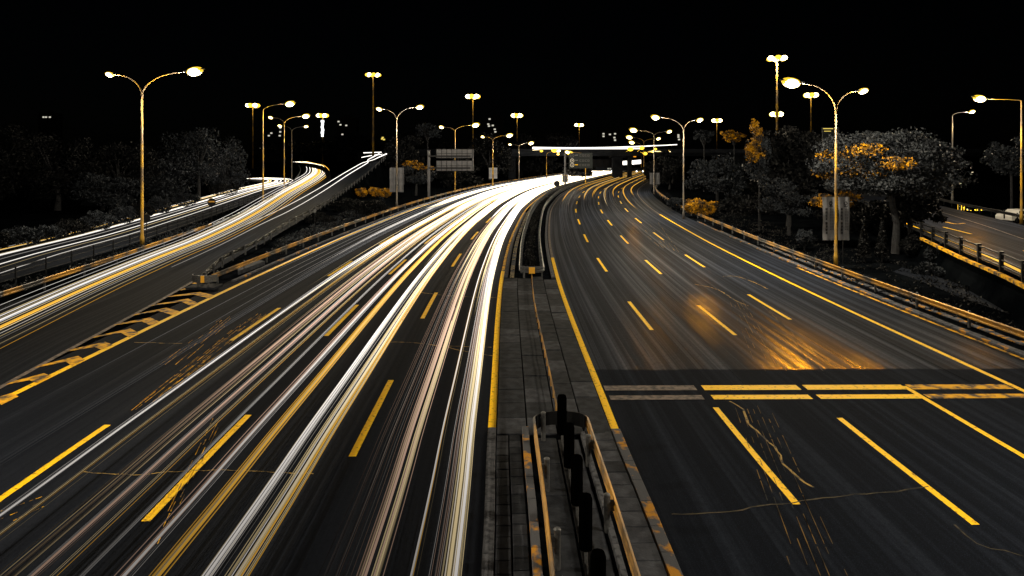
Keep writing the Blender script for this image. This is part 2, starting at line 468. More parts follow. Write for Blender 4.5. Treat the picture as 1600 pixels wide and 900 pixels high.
crack(right_road, [(1130, 432), (1150, 432), (1175, 440), (1200, 452)], wd=0.1, seed=9)
crack(right_road, [(1085, 444), (1120, 452), (1150, 470), (1170, 478)], wd=0.08, seed=10)
# skid and scrape marks in the outer left lanes: broken pale dashes
rr = random.Random(3)
sk = MB()
def dots(b, p0, p1, n, wd, rr):
    for i in range(n):
        t = i/n; a = p0.lerp(p1, t); c = p0.lerp(p1, t+rr.uniform(.5, 2.2)/n)
        d = (c-a).normalized(); sd = Vector((d.y, -d.x, 0))*wd*rr.uniform(0.3, 1)/2
        z = Vector((0, 0, ZP+0.004)); 
        if rr.random() < 0.45: b.quad(a-sd+z, a+sd+z, c+sd+z, c-sd+z)
for k2 in range(11):
    t = k2/10
    a = P(205+26*t+rr.uniform(-4, 4), 642-4*t); c = P(395+20*t, 490+6*t)
    dots(sk, a, c, 20, 0.03, rr)
for k2 in range(5): dots(sk, P(250+8*k2, 570), P(345+5*k2, 498), 10, 0.03, rr)
for k2 in range(3): dots(sk, P(0, 800+12*k2), P(70, 775+8*k2), 14, 0.03, rr)
for k2 in range(4): dots(sk, P(238+4*k2, 850), P(330+5*k2, 660), 20, 0.03, rr)
sko = sk.build("scrape_marks", M['yellow_worn'], left_road); sko["kind"] = "stuff"
sk = MB()
for k2 in range(7):
    a = P(1240+14*k2, 900); c = P(1150+9*k2, 640); dots(sk, a, c, 24, 0.022, rr)
for k2 in range(5): dots(sk, P(1185+11*k2, 580), P(1140+5*k2, 470), 16, 0.03, rr)
for k2 in range(6): dots(sk, P(1030+7*k2, 385+3*k2), P(990+8*k2, 350), 12, 0.07, rr)
for k2 in range(4): dots(sk, P(1310-12*k2, 580), P(1190+4*k2, 480), 14, 0.05, rr)
M['scrape_r'] = mat("scrape_pale", (0.16, 0.10, 0.03), 0.7, noise=(0.8, 0.45, 0.6, (0.02, 0.022, 0.026)))
sko = sk.build("scrape_marks", M['scrape_r'], right_road); sko["kind"] = "stuff"

# ---------------- side roads on the left and right
A_left = [P(-420, 640), P(0, 478), P(112, 444), P(212, 410), P(318, 365), P(400, 330, 0.2), P(455, 295, 0.7), P(474, 272, 1.6), P(470, 260, 3.4), P(452, 254, 4.5), P(430, 253, 5.0)]
A_right = [P(-420, 860), P(0, 606), P(160, 518), P(307, 438), P(380, 396), P(450, 352, 0.2), P(500, 312, 0.7), P(517, 284, 1.6), P(512, 264, 3.2), P(490, 256, 4.3), P(450, 252.5, 5.3)]
slip = sheet("slip_road", M['asphalt_side'], A_left, A_right, kind="structure")
slip.location.z = 0.012
B2_left = [P(395, 357, 0.05), P(450, 330, 0.35), P(500, 298, 1.3), P(540, 272, 3.2), P(575, 252, 6.0), P(592, 244.5, 7.5)]
B2_right = [P(405, 384, 0.05), P(470, 345, 0.35), P(530, 306, 1.2), P(568, 277, 3.2), P(594, 254, 6.0), P(604, 244.5, 7.5)]
ramp = sheet("ramp_road", M['asphalt_side'], B2_left, B2_right, kind="structure")
ramp.location.z = 0.03
B_left = [P(-420, 500), P(0, 391), P(120, 368), P(217, 341), P(322, 313), P(385, 297), P(405, 290), P(400, 283.5), P(370, 281.5), P(330, 281)]
B_right = [P(-420, 590), P(0, 442), P(120, 408), P(230, 374), P(340, 335), P(420, 305), P(452, 291), P(448, 281), P(400, 277), P(330, 276)]
side = sheet("left_side_road", M['asphalt_side'], B_left, B_right, kind="structure")
side.location.z = 0.008
D_left = [P(1900, 600, 1.8), P(1600, 436, 1.8), P(1500, 392, 1.8), P(1405, 350, 1.8), P(1330, 315, 1.8), P(1290, 296, 1.8)]
D_right = [P(1900, 430, 1.8), P(1600, 352, 1.8), P(1520, 333, 1.8), P(1440, 314, 1.8), P(1390, 300, 1.8), P(1340, 288, 1.8)]
rside = sheet("right_side_road", M['asphalt_right_side'], D_left, D_right, kind="structure")
ribbon("edge_line", rside, M['yellow'], [P(1700, 485, 1.8), P(1600, 427, 1.8), P(1500, 382, 1.8), P(1405, 345, 1.8)], 0.3, z=0.02)
ribbon("edge_line", rside, M['pale_worn'], [P(1600, 374, 1.8), P(1530, 350, 1.8), P(1450, 325, 1.8)], 0.15, z=0.02)
for a, c in (((1518, 366), (1474, 355)), ((1444, 340), (1425, 336)), ((1640, 405), (1600, 392))):
    ribbon("lane_dash", rside, M['yellow'], [P(*a, 1.8), P(*c, 1.8)], 0.2, z=0.02)
# road arrow, worn
ribbon("road_arrow", rside, M['yellow_worn'], [P(1478, 347, 1.8), P(1492, 350, 1.8), P(1507, 349, 1.8)], 0.3, z=0.02)
path_low = sheet("lower_path", M['asphalt_side'], [P(1700, 560), P(1600, 500), P(1510, 468), P(1430, 436), P(1395, 425)], [P(1740, 530), P(1620, 482), P(1530, 455), P(1450, 428), P(1410, 418)], kind="structure", n=20, nx=2)
path_low.location.z = 0.006
# gore line and chevrons in front of the nose
ribbon("gore_line", left_road, M['pale_worn'], [P(-60, 640), P(0, 606), P(100, 551), P(200, 497), P(260, 464), P(307, 437)], 0.22, z=0.018)
for cv in ([(915, 220), (1065, 203), (1145, 222)], [(825, 268), (1000, 240), (1055, 265)], [(725, 320), (880, 290), (955, 312)],
           [(625, 372), (790, 345), (840, 368)], [(510, 440), (680, 405), (725, 430)], [(365, 515), (540, 480), (580, 495)],
           [(205, 600), (390, 558), (425, 580)], [(50, 690), (200, 655), (240, 672)], [(-110, 800), (20, 765), (55, 785)]):
    pp = [P(x/3.4625, 400+y/3.4625) for x, y in cv]
    b = MB()
    def seg(b, a, c, w0, w1):
        d = (c-a).normalized(); n0 = Vector((0, 1, 0)); z = Vector((0, 0, 0.020))
        b.quad(a-n0*w0/2+z, c-n0*w1/2+z, c+n0*w1/2+z, a+n0*w0/2+z)
    seg(b, pp[0], pp[1], 0.35, 0.75); seg(b, pp[1], pp[2], 0.75, 0.75)
    b.build("chevron", M['yellow_worn'], left_road)
for cv in ([(985, 182), (1035, 178)], [(1045, 148), (1090, 143)]):
    pp = [P(x/3.4625, 400+y/3.4625) for x, y in cv]; b = MB(); seg(b, pp[0], pp[1], 0.5, 0.7); b.build("chevron", M['yellow_worn'], left_road)

# ---------------- median
median = strip("median", M['soil'], -25, 350, -1.8, 1.72, 0.03, ds=1.5, nx=2, kind="structure", thick=0.1)
def piece_row(name, parent, s0, s1, o0, o1, z0, z1, ln, m, gap=0.02, jz=0.006, seed=1, every=None):
    rr = random.Random(seed); s = s0
    while s < s1:
        l = ln*rr.uniform(0.94, 1.06) ; z = z1 + rr.uniform(-jz, jz)
        b = MB(); e = gap
        P4 = [RD(s+e, o0+e), RD(s+e, o1-e), RD(s+l-e, o1-e), RD(s+l-e, o0+e)]
        c = 0.015
        Q4 = [RD(s+e+c, o0+e+c), RD(s+e+c, o1-e-c), RD(s+l-e-c, o1-e-c), RD(s+l-e-c, o0+e+c)]
        b.v = [(p.x, p.y, z0) for p in P4] + [(p.x, p.y, z-c) for p in P4] + [(p.x, p.y, z+rr.uniform(-jz, jz)*0.6) for p in Q4]
        for lv in (0, 4):
            for kk in range(4): b.f.append((lv+kk, lv+(kk+1) % 4, lv+4+(kk+1) % 4, lv+4+kk)); b.m.append(0)
        b.f.append((8, 9, 10, 11)); b.m.append(0)
        mm = m if not isinstance(m, (list, tuple)) else m[0 if rr.random() < 0.7 else 1]
        b.build(name, mm, parent)
        s += l
# far paved part, 19.3 to 43 m
for j, (o0, o1) in enumerate(((-1.78, -0.86), (-0.84, 0.05), (0.07, 0.86), (0.88, 1.70))):
    piece_row("paving_slab", median, 19.2, 42.6, o0, o1, 0.0, 0.075, 1.15 + 0.1*j, [M['slab_dark'], M['slab']] , 0.012, 0.012, seed=20+j)
# near part: kerb, tile strips, rounded edging
piece_row("kerb_stone", median, 9.5, 19.2, -2.05, -1.79, 0.0, 0.11, 1.0, [M['kerb'], M['kerb']], 0.006, 0.003, seed=31)
piece_row("kerb_stone", median, 9.5, 19.2, 1.70, 1.99, 0.0, 0.11, 1.0, [M['kerb_stain'], M['kerb_stain']], 0.006, 0.003, seed=32)
for j, (o0, o1) in enumerate(((-1.78, -1.42), (-1.40, -1.05))):
    piece_row("paving_slab", median, 9.5, 19.1, o0, o1, 0.0, 0.08, 0.42, [M['slab'], M['slab_dark']], 0.008, 0.006, seed=33+j)
piece_row("paving_slab", median, 9.5, 19.1, 1.12, 1.69, 0.0, 0.08, 0.62, [M['slab'], M['slab_dark']], 0.008, 0.006, seed=36)
piece_row("edging_stone", median, 9.5, 18.8, -1.02, -0.80, 0.0, 0.20, 1.0, [M['kerb_stain'], M['kerb_stain']], 0.012, 0.006, seed=37)
piece_row("edging_stone", median, 9.5, 18.4, 0.72, 0.88, 0.0, 0.16, 1.4, [M['kerb'], M['kerb']], 0.012, 0.004, seed=38)
piece_row("cover_plate", median, 9.5, 18.2, -0.62, 0.0, 0.0, 0.05, 1.6, [M['slab_dark'], M['slab_dark']], 0.01, 0.004, seed=39)
piece_row("cover_plate", median, 9.5, 18.2, 0.03, 0.66, 0.0, 0.06, 1.9, [M['slab_dark'], M['slab']], 0.01, 0.004, seed=40)
# beyond the second barrier nose: kerbs and ribbed edging lit by the traffic
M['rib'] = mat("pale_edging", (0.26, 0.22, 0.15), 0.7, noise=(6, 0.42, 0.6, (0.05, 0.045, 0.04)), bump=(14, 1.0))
piece_row("edging_stone", median, 43.2, 100, -1.42, -1.05, 0.0, 0.19, 0.62, [M['rib'], M['kerb']], 0.05, 0.03, seed=41)
piece_row("kerb_stone", median, 43.2, 90, -1.79, -1.50, 0.0, 0.13, 1.0, [M['kerb'], M['kerb']], 0.01, 0.004, seed=42)
piece_row("kerb_stone", median, 43.2, 90, 1.42, 1.68, 0.0, 0.13, 1.0, [M['kerb'], M['kerb']], 0.01, 0.004, seed=43)
strip("kerb_run", M['kerb'], 90, 345, 1.42, 1.68, 0.13, median, 2, thick=0.12)
strip("kerb_run", M['kerb'], 100, 345, -1.6, -1.3, 0.13, median, 2, thick=0.12)
# right-hand verge: kerb stones and drain slabs beside the shoulder
verge = strip("right_verge", M['soil'], -10, 350, 20.0, 23.5, 0.0, ds=2, kind="structure")
piece_row("kerb_stone", verge, 14, 80, 20.02, 20.22, 0.0, 0.10, 1.2, [M['kerb_stain'], M['kerb']], 0.02, 0.004, seed=51)
piece_row("drain_slab", verge, 14, 70, 20.26, 20.60, 0.0, 0.06, 0.9, [M['kerb'], M['kerb_stain']], 0.03, 0.012, seed=52)
piece_row("drain_slab", verge, 14, 60, 21.25, 21.7, 0.0, 0.05, 0.7, [M['kerb_stain'], M['slab']], 0.05, 0.03, seed=53)
lverge = strip("left_verge", M['soil'], 40, 350, -22.5, -20.0, 0.0, ds=2, kind="structure")
piece_row("kerb_stone", lverge, 42, 120, -19.75, -19.45, 0.0, 0.12, 1.2, [M['kerb'], M['kerb_stain']], 0.02, 0.004, seed=54)

# ------------------------------------------------------------------ guardrails
WB = [(0.00, -0.16), (0.05, -0.13), (0.05, -0.07), (0.0, -0.02), (0.0, 0.02), (0.05, 0.07), (0.05, 0.13), (0.00, 0.16),
      (-0.02, 0.155), (0.028, 0.12), (0.028, 0.08), (-0.022, 0.02), (-0.022, -0.02), (0.028, -0.07), (0.028, -0.12), (-0.02, -0.155)]
def path_len(pts):
    l = [0.0]
    for a, b in zip(pts, pts[1:]): l.append(l[-1]+(b-a).length)
    return l
def along(pts, step, start=0.0):
    l = path_len(pts); out = []; s = start
    xs = [[p[i] for p in pts] for i in range(3)]
    while s <= l[-1]:
        p = Vector([np.interp(s, l, x) for x in xs]); q = Vector([np.interp(min(s+0.5, l[-1]), l, x) for x in xs])
        r0 = Vector([np.interp(max(s-0.5, 0), l, x) for x in xs])
        d = q-r0; out.append((p, math.atan2(d.y, d.x))); s += step
    return out
def guardrail(path, label, m_rail, side=1, step=4.0, post='square', rail_z=0.62, name="guardrail", scale=1.0, start=1.0, cap=True, mpost=None, top=None):
    """W-beam on posts; path on the ground"""
    o = path[0]
    root = empty(name, o, label, "guardrail")
    b = MB(); b.sweep([p+Vector((0, 0, rail_z)) for p in path], [(x*side, z) for x, z in WB]) 
    b.build("rail_beam", m_rail, root, origin=o)
    proto = None
    mpost = mpost or M['steel']
    for p, an in along(path, step, start):
        if proto is None:
            b = MB()
            if post == 'round': 
                b.tube([(0, -0.16*side, 0), (0, -0.16*side, 0.86)], 0.07, 12)
                b.box(-0.05, 0.05, -0.13 if side > 0 else 0.0, 0.0 if side > 0 else 0.13, 0.52, 0.72)
                b.tube([(0, -0.16*side, 0.86), (0, -0.16*side, 0.885)], [0.078, 0.05], 12)
            else:
                b.box(-0.05, 0.05, -0.15, -0.05, 0, 0.84) if side > 0 else b.box(-0.05, 0.05, 0.05, 0.15, 0, 0.84)
                b.box(-0.07, 0.07, -0.05, 0.0, 0.50, 0.74) if side > 0 else b.box(-0.07, 0.07, 0.0, 0.05, 0.50, 0.74)
            proto = b.build("post", mpost, root); po = proto
        else: po = copy_of(proto, root)
        po.location = p - o; po.rotation_euler = (0, 0, an + math.pi)
    return root
V = Vector
def nose_path(s_nose, s_end, oL, oR, ds=1.0, toward=-1):
    """U-shaped rail: down the left side, round the nose, back the right side. toward=-1: rails run to smaller s"""
    c = (oL+oR)/2; r = (oR-oL)/2; pts = []
    for s in srange(s_end, s_nose, ds): pts.append(RD(s, oL))
    for kk in range(1, 10):
        an = math.pi - math.pi*kk/10
        pts.append(RD(s_nose + (-toward)*r*0.55*math.sin(an), c + r*math.cos(an)))
    for s in srange(s_nose, s_end, ds): pts.append(RD(s, oR))
    return pts
np_ = nose_path(18.7, 9.0, -0.66, 0.88)
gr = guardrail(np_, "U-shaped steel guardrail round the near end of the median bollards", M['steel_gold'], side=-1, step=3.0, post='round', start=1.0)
plate = MB(); pl = [p for p in np_ if p.y > 18.4]
plate.sweep([p+V((0, 0, 0.62)) for p in pl], [(0.055, -0.2), (0.075, -0.2), (0.075, 0.2), (0.055, 0.2)])
plate.build("end_plate", M['steel_dark'], gr, origin=np_[0])
np2 = nose_path(43.6, 200, -0.72, 0.92, ds=1.5, toward=1)
gr2 = guardrail(np2, "long double guardrail along the planted median with an amber plate on its rounded nose", M['steel'], side=1, step=2.0, post='square', start=1.0)
nose = RD(43.05, 0.1)
nb = MB(); pl = [p for p in np2 if p.y < 44.2]
nb.sweep([p+V((0, 0, 0.62)) for p in pl], [(-0.045, -0.22), (-0.065, -0.22), (-0.065, 0.22), (-0.045, 0.22)])
nb.build("end_plate", M['steel'], gr2, origin=np2[0])
b = MB(); b.box(nose.x-0.2, nose.x+0.2, nose.y-0.17, nose.y-0.12, 0.42, 0.83); b.build("amber_plate", M['reflector'], gr2, origin=np2[0])
# low dark blocks between the rails
hb = MB()
rr = random.Random(5)
def leaves(b_v, b_f, centre, radii, n, size, rng, shell=0.55, flat=0.0):
    u = rng.normal(size=(n, 3)); u /= np.linalg.norm(u, axis=1)[:, None]
    r = shell + (1-shell)*rng.random(n)**0.6
    c = np.array(centre) + u*np.array(radii)*r[:, None]
    a = rng.normal(size=(n, 3)); a[:, 2] *= (1-flat); a /= np.linalg.norm(a, axis=1)[:, None]
    t = rng.normal(size=(n, 3)); bb = np.cross(a, t); bb /= np.linalg.norm(bb, axis=1)[:, None]
    sz = size*(0.6+0.8*rng.random(n))[:, None]
    a = a*sz; bb = bb*sz*0.55
    q = np.stack([c-a, c-bb*1.0, c+a, c+bb], 1)
    b_v.append(q.reshape(-1, 3))
def leaf_mesh(chunks, name, m, parent=None, origin=(0, 0, 0)):
    v = np.concatenate(chunks) - np.array(origin); n = len(v)//4
    me = bpy.data.meshes.new(name)
    me.vertices.add(len(v)); me.vertices.foreach_set("co", v.astype(np.float32).ravel())
    me.loops.add(len(v)); me.loops.foreach_set("vertex_index", np.arange(len(v), dtype=np.int32))
    me.polygons.add(n); me.polygons.foreach_set("loop_start", np.arange(0, 4*n, 4, dtype=np.int32))
    me.polygons.foreach_set("loop_total", np.full(n, 4, dtype=np.int32))
    me.materials.append(m); me.update(calc_edges=True); me.validate()
    o = bpy.data.objects.new(name, me); COL.objects.link(o)
    if parent is not None: o.parent = parent
    return o
rng = np.random.default_rng(4)
ch = []
for s in srange(45, 170, 0.9):
    p = RD(s, 0.1+rng.uniform(-0.1, 0.1)); leaves(ch, None, (p.x, p.y, 0.32), (0.5, 0.5, 0.35), 60, 0.09, rng, 0.2)
hd = leaf_mesh(ch, "median_hedge", M['leaf_dark']); tag(hd, "low black hedge growing between the two rails of the planted median", "hedge", kind="stuff")

# left main guardrail and slip-road guardrail meeting at the gore nose
lm = [RD(s, -20.3) for s in srange(40.5, 300, 2.5)]
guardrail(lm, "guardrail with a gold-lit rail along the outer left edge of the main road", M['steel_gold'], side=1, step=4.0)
ra = spline([RD(40.5, -20.95), P(352, 413), P(400, 389), P(450, 356, 0.2), P(505, 325, 0.9), P(535, 304, 1.4), P(568, 279, 3.2), P(594, 256, 6.0), P(603, 246, 7.4)], 2.0)
guardrail(ra, "dark guardrail climbing along the right edge of the left ramp", M['steel_dark'], side=-1, step=3.0, mpost=M['steel'])
nz = empty("barrier_nose", RD(40.3, -20.6), "rounded steel barrier nose with an amber stripe where ramp and main road split", "barrier end")
b = MB(); prof = [(x, z) for x, z in ((0, -0.22), (0.03, -0.22), (0.03, 0.22), (0, 0.22))]
arc = [V((-0.75*math.cos(a), -0.55*math.sin(a), 0.62)) for a in [math.pi*i/10 for i in range(11)]]
b.sweep(arc, prof); b.build("end_plate", M['steel'], nz)
b = MB(); b.box(0.0, 0.22, -0.62, -0.585, 0.42, 0.84); b.build("amber_stripe", M['reflector'], nz)
for x in (-0.3, 0.35):
    b = MB(); b.tube([(x, -0.3, 0), (x, -0.3, 0.8)], 0.07, 10); b.build("post", M['steel'], nz)
b = MB(); b.box(-0.9, 0.9, -0.7, 0.5, 0.0, 0.14); b.build("base_slab", M['slab_dark'], nz)
cb = MB()
cp = [P(368, 447), P(378, 438), P(415, 415), P(404, 413), P(370, 424)]
b = MB(); pts4 = [P(372, 430), P(414, 414), P(402, 411), P(371, 421)]
b.v = [(p.x, p.y, 0.0) for p in pts4] + [(p.x, p.y, 0.28) for p in pts4]
for f in ((0, 1, 5, 4), (1, 2, 6, 5), (2, 3, 7, 6), (3, 0, 4, 7), (4, 5, 6, 7)): b.f.append(f); b.m.append(0)
tag(b.build("concrete_block", M['slab']), "flat grey concrete block beside the rail behind the gore nose", "concrete block")
# gold rail on the far side of the slip road
gp = spline([P(-300, 575), P(0, 478), P(100, 443), P(195, 410), P(265, 384), P(330, 360)], 2.0)
guardrail(gp, "long gold-lit guardrail between the slip road and the left side road", M['steel_gold'], side=1, step=4.5)
gp2 = spline([P(332, 361), P(400, 329, 0.2), P(440, 303, 0.6), P(462, 283, 1.2), P(470, 268, 2.0), P(466, 259, 3.6)], 2.0)
guardrail(gp2, "dim guardrail round the outside of the curving slip road", M['steel'], side=1, step=4.0)
# thin fence along the side road
def post_fence(path, label, step, h, rails, m, name="metal_fence", pr=0.03, rrad=0.02, cat="fence", square=False):
    o = path[0]; root = empty(name, o, label, cat)
    for rz in rails:
        b = MB(); b.tube([p+V((0, 0, rz)) for p in path], rrad, 6); b.build("rail", m, root, origin=o)
    proto = None
    for p, an in along(path, step, 0.3):
        if proto is None:
            b = MB()
            if square: b.box(-pr, pr, -pr, pr, 0, h); b.box(-pr*1.25, pr*1.25, -pr*1.25, pr*1.25, h, h+0.03)
            else: b.tube([(0, 0, 0), (0, 0, h)], pr, 8); b.tube([(0, 0, h), (0, 0, h+0.03)], [pr, pr*0.4], 8)
            proto = b.build("post", m, root); po = proto
        else: po = copy_of(proto, root)
        po.location = p-o; po.rotation_euler = (0, 0, an)
    return root
fp = spline([P(-200, 506), P(0, 450), P(130, 410), P(222, 380), P(330, 341), P(400, 315), P(440, 297)], 2.0)
post_fence(fp, "thin dark post and rail fence beside the left side road", 3.2, 1.15, (0.35, 0.75, 1.08), M['steel_dark'], pr=0.05, rrad=0.03)
# right side road rails
fr = spline([P(1900, 612, 1.8), P(1600, 443, 1.8), P(1553, 421, 1.8), P(1500, 398, 1.8), P(1405, 354, 1.8), P(1350, 328, 1.8)], 2.0)
post_fence(fr, "steel parapet with square posts on the near edge of the right side road", 3.2, 1.15, (0.35, 0.7, 1.05), M['steel_dark'], name="parapet", pr=0.09, rrad=0.05, cat="parapet", square=True)
ff = spline([P(1900, 424, 1.8), P(1600, 349, 1.8), P(1520, 331, 1.8), P(1440, 312, 1.8), P(1400, 302, 1.8)], 2.0)
guardrail(ff, "low dark guardrail on the far edge of the right side road", M['steel_dark'], side=-1, step=3.0, mpost=M['steel_dark'])
b = MB(); b.sweep([p+V((0, 0, -0.02)) for p in spline([P(1900, 618, 1.8), P(1600, 446, 1.8), P(1500, 401, 1.8), P(1440, 372, 1.8)], 2.0)], [(-0.12, -0.1), (0.1, -0.1), (0.1, 0.08), (-0.12, 0.08)])
b.build("kerb_run", M['yellow_worn'], rside)
# right main guardrail
rm = [RD(s, 20.95) for s in srange(-6, 300, 2.5)]
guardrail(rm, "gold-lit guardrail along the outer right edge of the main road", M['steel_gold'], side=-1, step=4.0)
# low delineator railing in the middle of the paved median
dl = spline([RD(19.5, 0.14), RD(24, 0.12), RD(30, 0.08), RD(36, 0.04), RD(43, 0.1)], 1.0)
post_fence(dl, "low gold-lit railing down the middle of the paved median", 1.1, 0.42, (0.3, 0.42), M['steel_gold'], name="low_railing", pr=0.022, rrad=0.018, cat="railing")

# anti-glare posts: black padded cylinders on leaning grey stems
ys = [10.9, 12.72, 14.35, 16.05, 17.95]
names = ["nearest black padded anti-glare post at the bottom of the picture", "second nearest black padded anti-glare post in the median",
         "middle one of the five black padded anti-glare posts", "fourth black padded anti-glare post, just behind the end of the rail", "farthest black padded anti-glare post, in front of the dark curved end plate"]
for i, y in enumerate(ys):
    x = 0.04 + RD(y, 0).x + (y-12.7)*0.006
    root = empty("anti_glare_post", (x, y, 0), names[i], "post", "black anti-glare posts in the median")
    b = MB(); b.tube([(0.02, -0.10, 0), (0, 0, 0.75)], 0.035, 8); b.build("stem", M['steel'], root)
    b = MB(); b.tube([(0, 0, 0.62), (0, 0, 0.65), (0, 0, 1.62), (0, 0, 1.70), (0, 0, 1.73)], [0.09, 0.135, 0.135, 0.11, 0.03], 16); b.build("pad", M['black'], root, smooth=True)
    b = MB(); b.box(-0.12, 0.12, -0.22, 0.02, 0, 0.03); b.build("foot_plate", M['steel_dark'], root)

# ------------------------------------------------------------------ lamps
LC = (1.0, 0.83, 0.57)
def power(o, loc, w_, r=0.25):
    l = bpy.data.lights.new("lamp_light", 'POINT'); l.energy = w_; l.color = LC; l.shadow_soft_size = r
    lo = bpy.data.objects.new("lamp_light", l); lo.location = loc; lo.parent = o; COL.objects.link(lo)
def street_lamp(base, tips, ph, label, w_=(0, 0), size=1.0, r0=0.11, banners=False, arm_names=True, core='lamp_core', pm='lamp_pole'):
    """tips: lamp-head positions (world). pole to height ph, then arms sweep up and out"""
    base = Vector(base)
    root = empty("street_lamp", base, label, "street lamp", "street lamps along the roads")
    b = MB(); b.tube([(0, 0, 0), (0, 0, 0.9), (0, 0, 0.95), (0, 0, ph*0.5), (0, 0, ph)], [r0*1.35, r0*1.3, r0, r0*0.8, r0*0.55], 12); b.build("pole", M[pm], root, smooth=True)
    b = MB(); b.box(-0.25, 0.25, -0.25, 0.25, 0, 0.05); b.build("base_plate", M['steel_dark'], root)
    for ti, tip in enumerate(tips):
        t = Vector(tip) - base; hv = Vector((t.x, t.y, 0)); ln = hv.length; d = hv/ln
        pts = []
        for kx in range(15):
            q = kx/14
            # quarter-ellipse: leaves the pole upright, ends nearly level
            an = q*math.pi/2*0.92
            pts.append(Vector((d.x*ln*(1-math.cos(an)), d.y*ln*(1-math.cos(an)), ph + (t.z-ph)*math.sin(an))))
        pts[-1] = t
        b = MB(); b.tube([Vector((0, 0, ph-0.4))]+pts, [r0*0.5]+[r0*0.5*(1-0.5*i/14) for i in range(15)], 8); b.build("arm", M[pm], root, smooth=True)
        sc = size[ti] if hasattr(size, '__len__') else size
        an = math.atan2(d.y, d.x); ca, sa = math.cos(an), math.sin(an)
        tilt = 0.12
        def T(p, t=t, ca=ca, sa=sa, sc=sc):
            x, y, z = p.x*sc, p.y*sc, p.z*sc; z += x*0.15
            return Vector((t.x+ca*x-sa*y, t.y+sa*x+ca*y, t.z+z))
        # cobra head: housing above, lit bowl below
        hb_ = MB(); sec = [(-0.15, 0.06, 0.05), (0.0, 0.10, 0.09), (0.35, 0.17, 0.13), (0.75, 0.16, 0.11), (0.95, 0.08, 0.05)]
        rings = []
        for (x, hw, hh) in sec:
            for kk in range(7):
                a2 = math.pi*kk/6; hb_.v.append(tuple(T(Vector((x, hw*math.cos(a2), hh*math.sin(a2))))))
        for i in range(len(sec)-1):
            for kk in range(6): q = i*7+kk; hb_.f.append((q, q+1, q+8, q+7)); hb_.m.append(0)
            q = i*7; hb_.f.append((q, q+7, q+13, q+6)); hb_.m.append(0)
        hd_ = hb_.build("luminaire", M['steel'], root, smooth=True)
        lb = MB(); lb.ball((0.5, 0, -0.01), (0.40, 0.24, 0.19), 14, 8)
        lb.v = [tuple(T(Vector(q))) for q in lb.v]
        lb.build("lit_bowl", M['bowl'], hd_, smooth=True)
        lb = MB(); lb.ball((0.5, 0, -0.05), (0.33, 0.31, 0.19), 14, 8)
        lb.v = [tuple(T(Vector(q))) for q in lb.v]
        lb.build("lit_lamp", M[core] if w_[ti] > 0 or sc > 1.1 else M['lamp_small'], hd_, smooth=True)
        if w_[ti] > 0: power(root, T(Vector((0.5, 0, -0.30))), w_[ti])
    return root
H1 = 10500
B5 = D(1306, 418, 47.5)
L5 = street_lamp(V((B5.x, B5.y, 0)), [D(1255, 131, 47.5), D(1338, 143, 47.5)], 11.4, "nearest double-armed street lamp on the right, with two banners on its pole", (H1*1.3, H1*.4), (1.8, 1.0))
BANNER_AT = V((B5.x, B5.y, 0))
B1 = D(222, 385, 58.0)
street_lamp(V((B1.x, B1.y, 0)), [D(288, 113, 58.0), D(180, 117, 58.0)], 13.6, "tall double-armed street lamp on the left, in front of the dark trees", (H1*1.5, H1*.4), (1.9, 1.0), r0=0.14)
B6 = D(1068, 342, 82.5)
street_lamp(V((B6.x, B6.y, 0)), [D(1033, 184, 82.5), D(1086, 188, 82.5)], 11.2, "second double-armed street lamp on the right, beside the golden shrub", (H1, H1*.4), (1.5, 1.2), pm='pole_grey')
B10 = D(620, 325, 98.8)
street_lamp(V((B10.x, B10.y, 0)), [D(648, 168, 98.8), D(599, 171, 98.8)], 13.4, "double-armed street lamp left of the big sign, by the guardrail", (H1, H1*.4), (1.6, 1.3), r0=0.13, pm='pole_grey')
B13 = D(711, 302, 134)
street_lamp(V((B13.x, B13.y, 0)), [D(735, 196, 134), D(695, 199, 134)], 13.0, "double-armed street lamp rising behind the big sign", (H1, 0), (2.2, 1.4), r0=0.13)
B11 = D(770, 294, 154)
street_lamp(V((B11.x, B11.y, 0)), [D(789, 212, 154), D(758, 214, 154)], 11.4, "street lamp over the bright left traffic, third along its edge", (H1*.7, 0), (2.2, 1.2), r0=0.14)
B12 = D(811, 284, 190)
street_lamp(V((B12.x, B12.y, 0)), [D(824, 224, 190), D(800, 226, 190)], 10.4, "small street lamp left of the flyover, fourth along the left edge", (H1*.7, 0), (2.2, 1.2), r0=0.15, pm='pole_grey')
B7 = D(1022, 303, 132)
street_lamp(V((B7.x, B7.y, 0)), [D(998, 204, 132), D(1040, 206, 132)], 12.0, "third double-armed street lamp on the right, in front of the flyover end", (H1, 0), (2.2, 1.5), r0=0.13, pm='pole_grey')
B8 = D(1006, 284, 190)
street_lamp(V((B8.x, B8.y, 0)), [D(990, 215, 190), D(1024, 217, 190)], 11.6, "far double-armed street lamp above the right end of the flyover", (0, 0), (2.6, 1.8), r0=0.13)
B9 = D(1002, 276, 230)
street_lamp(V((B9.x, B9.y, 0)), [D(993, 223, 230)], 11.0, "farthest single street lamp, just over the flyover trails", (0,), (2.8,), r0=0.13)
B14 = D(915, 288, 173)
street_lamp(V((B14.x, B14.y, 0)), [D(892, 238, 173)], 8.0, "short yellow lamp pole in the median before the flyover", (H1*.5,), (1.9,), r0=0.17)
B15 = D(854, 282, 200)
street_lamp(V((B15.x, B15.y, 0)), [D(868, 236, 200)], 8.0, "thin lamp pole under the left end of the flyover", (0,), (1.9,), r0=0.12)
B2_ = D(411, 310, 112)
street_lamp(V((B2_.x, B2_.y, 0)), [D(443, 163, 112)], 15.8, "single-armed gold lamp pole beside the left side road trails", (H1*1.2,), (2.3,), r0=0.16)
B3_ = D(444, 298, 142)
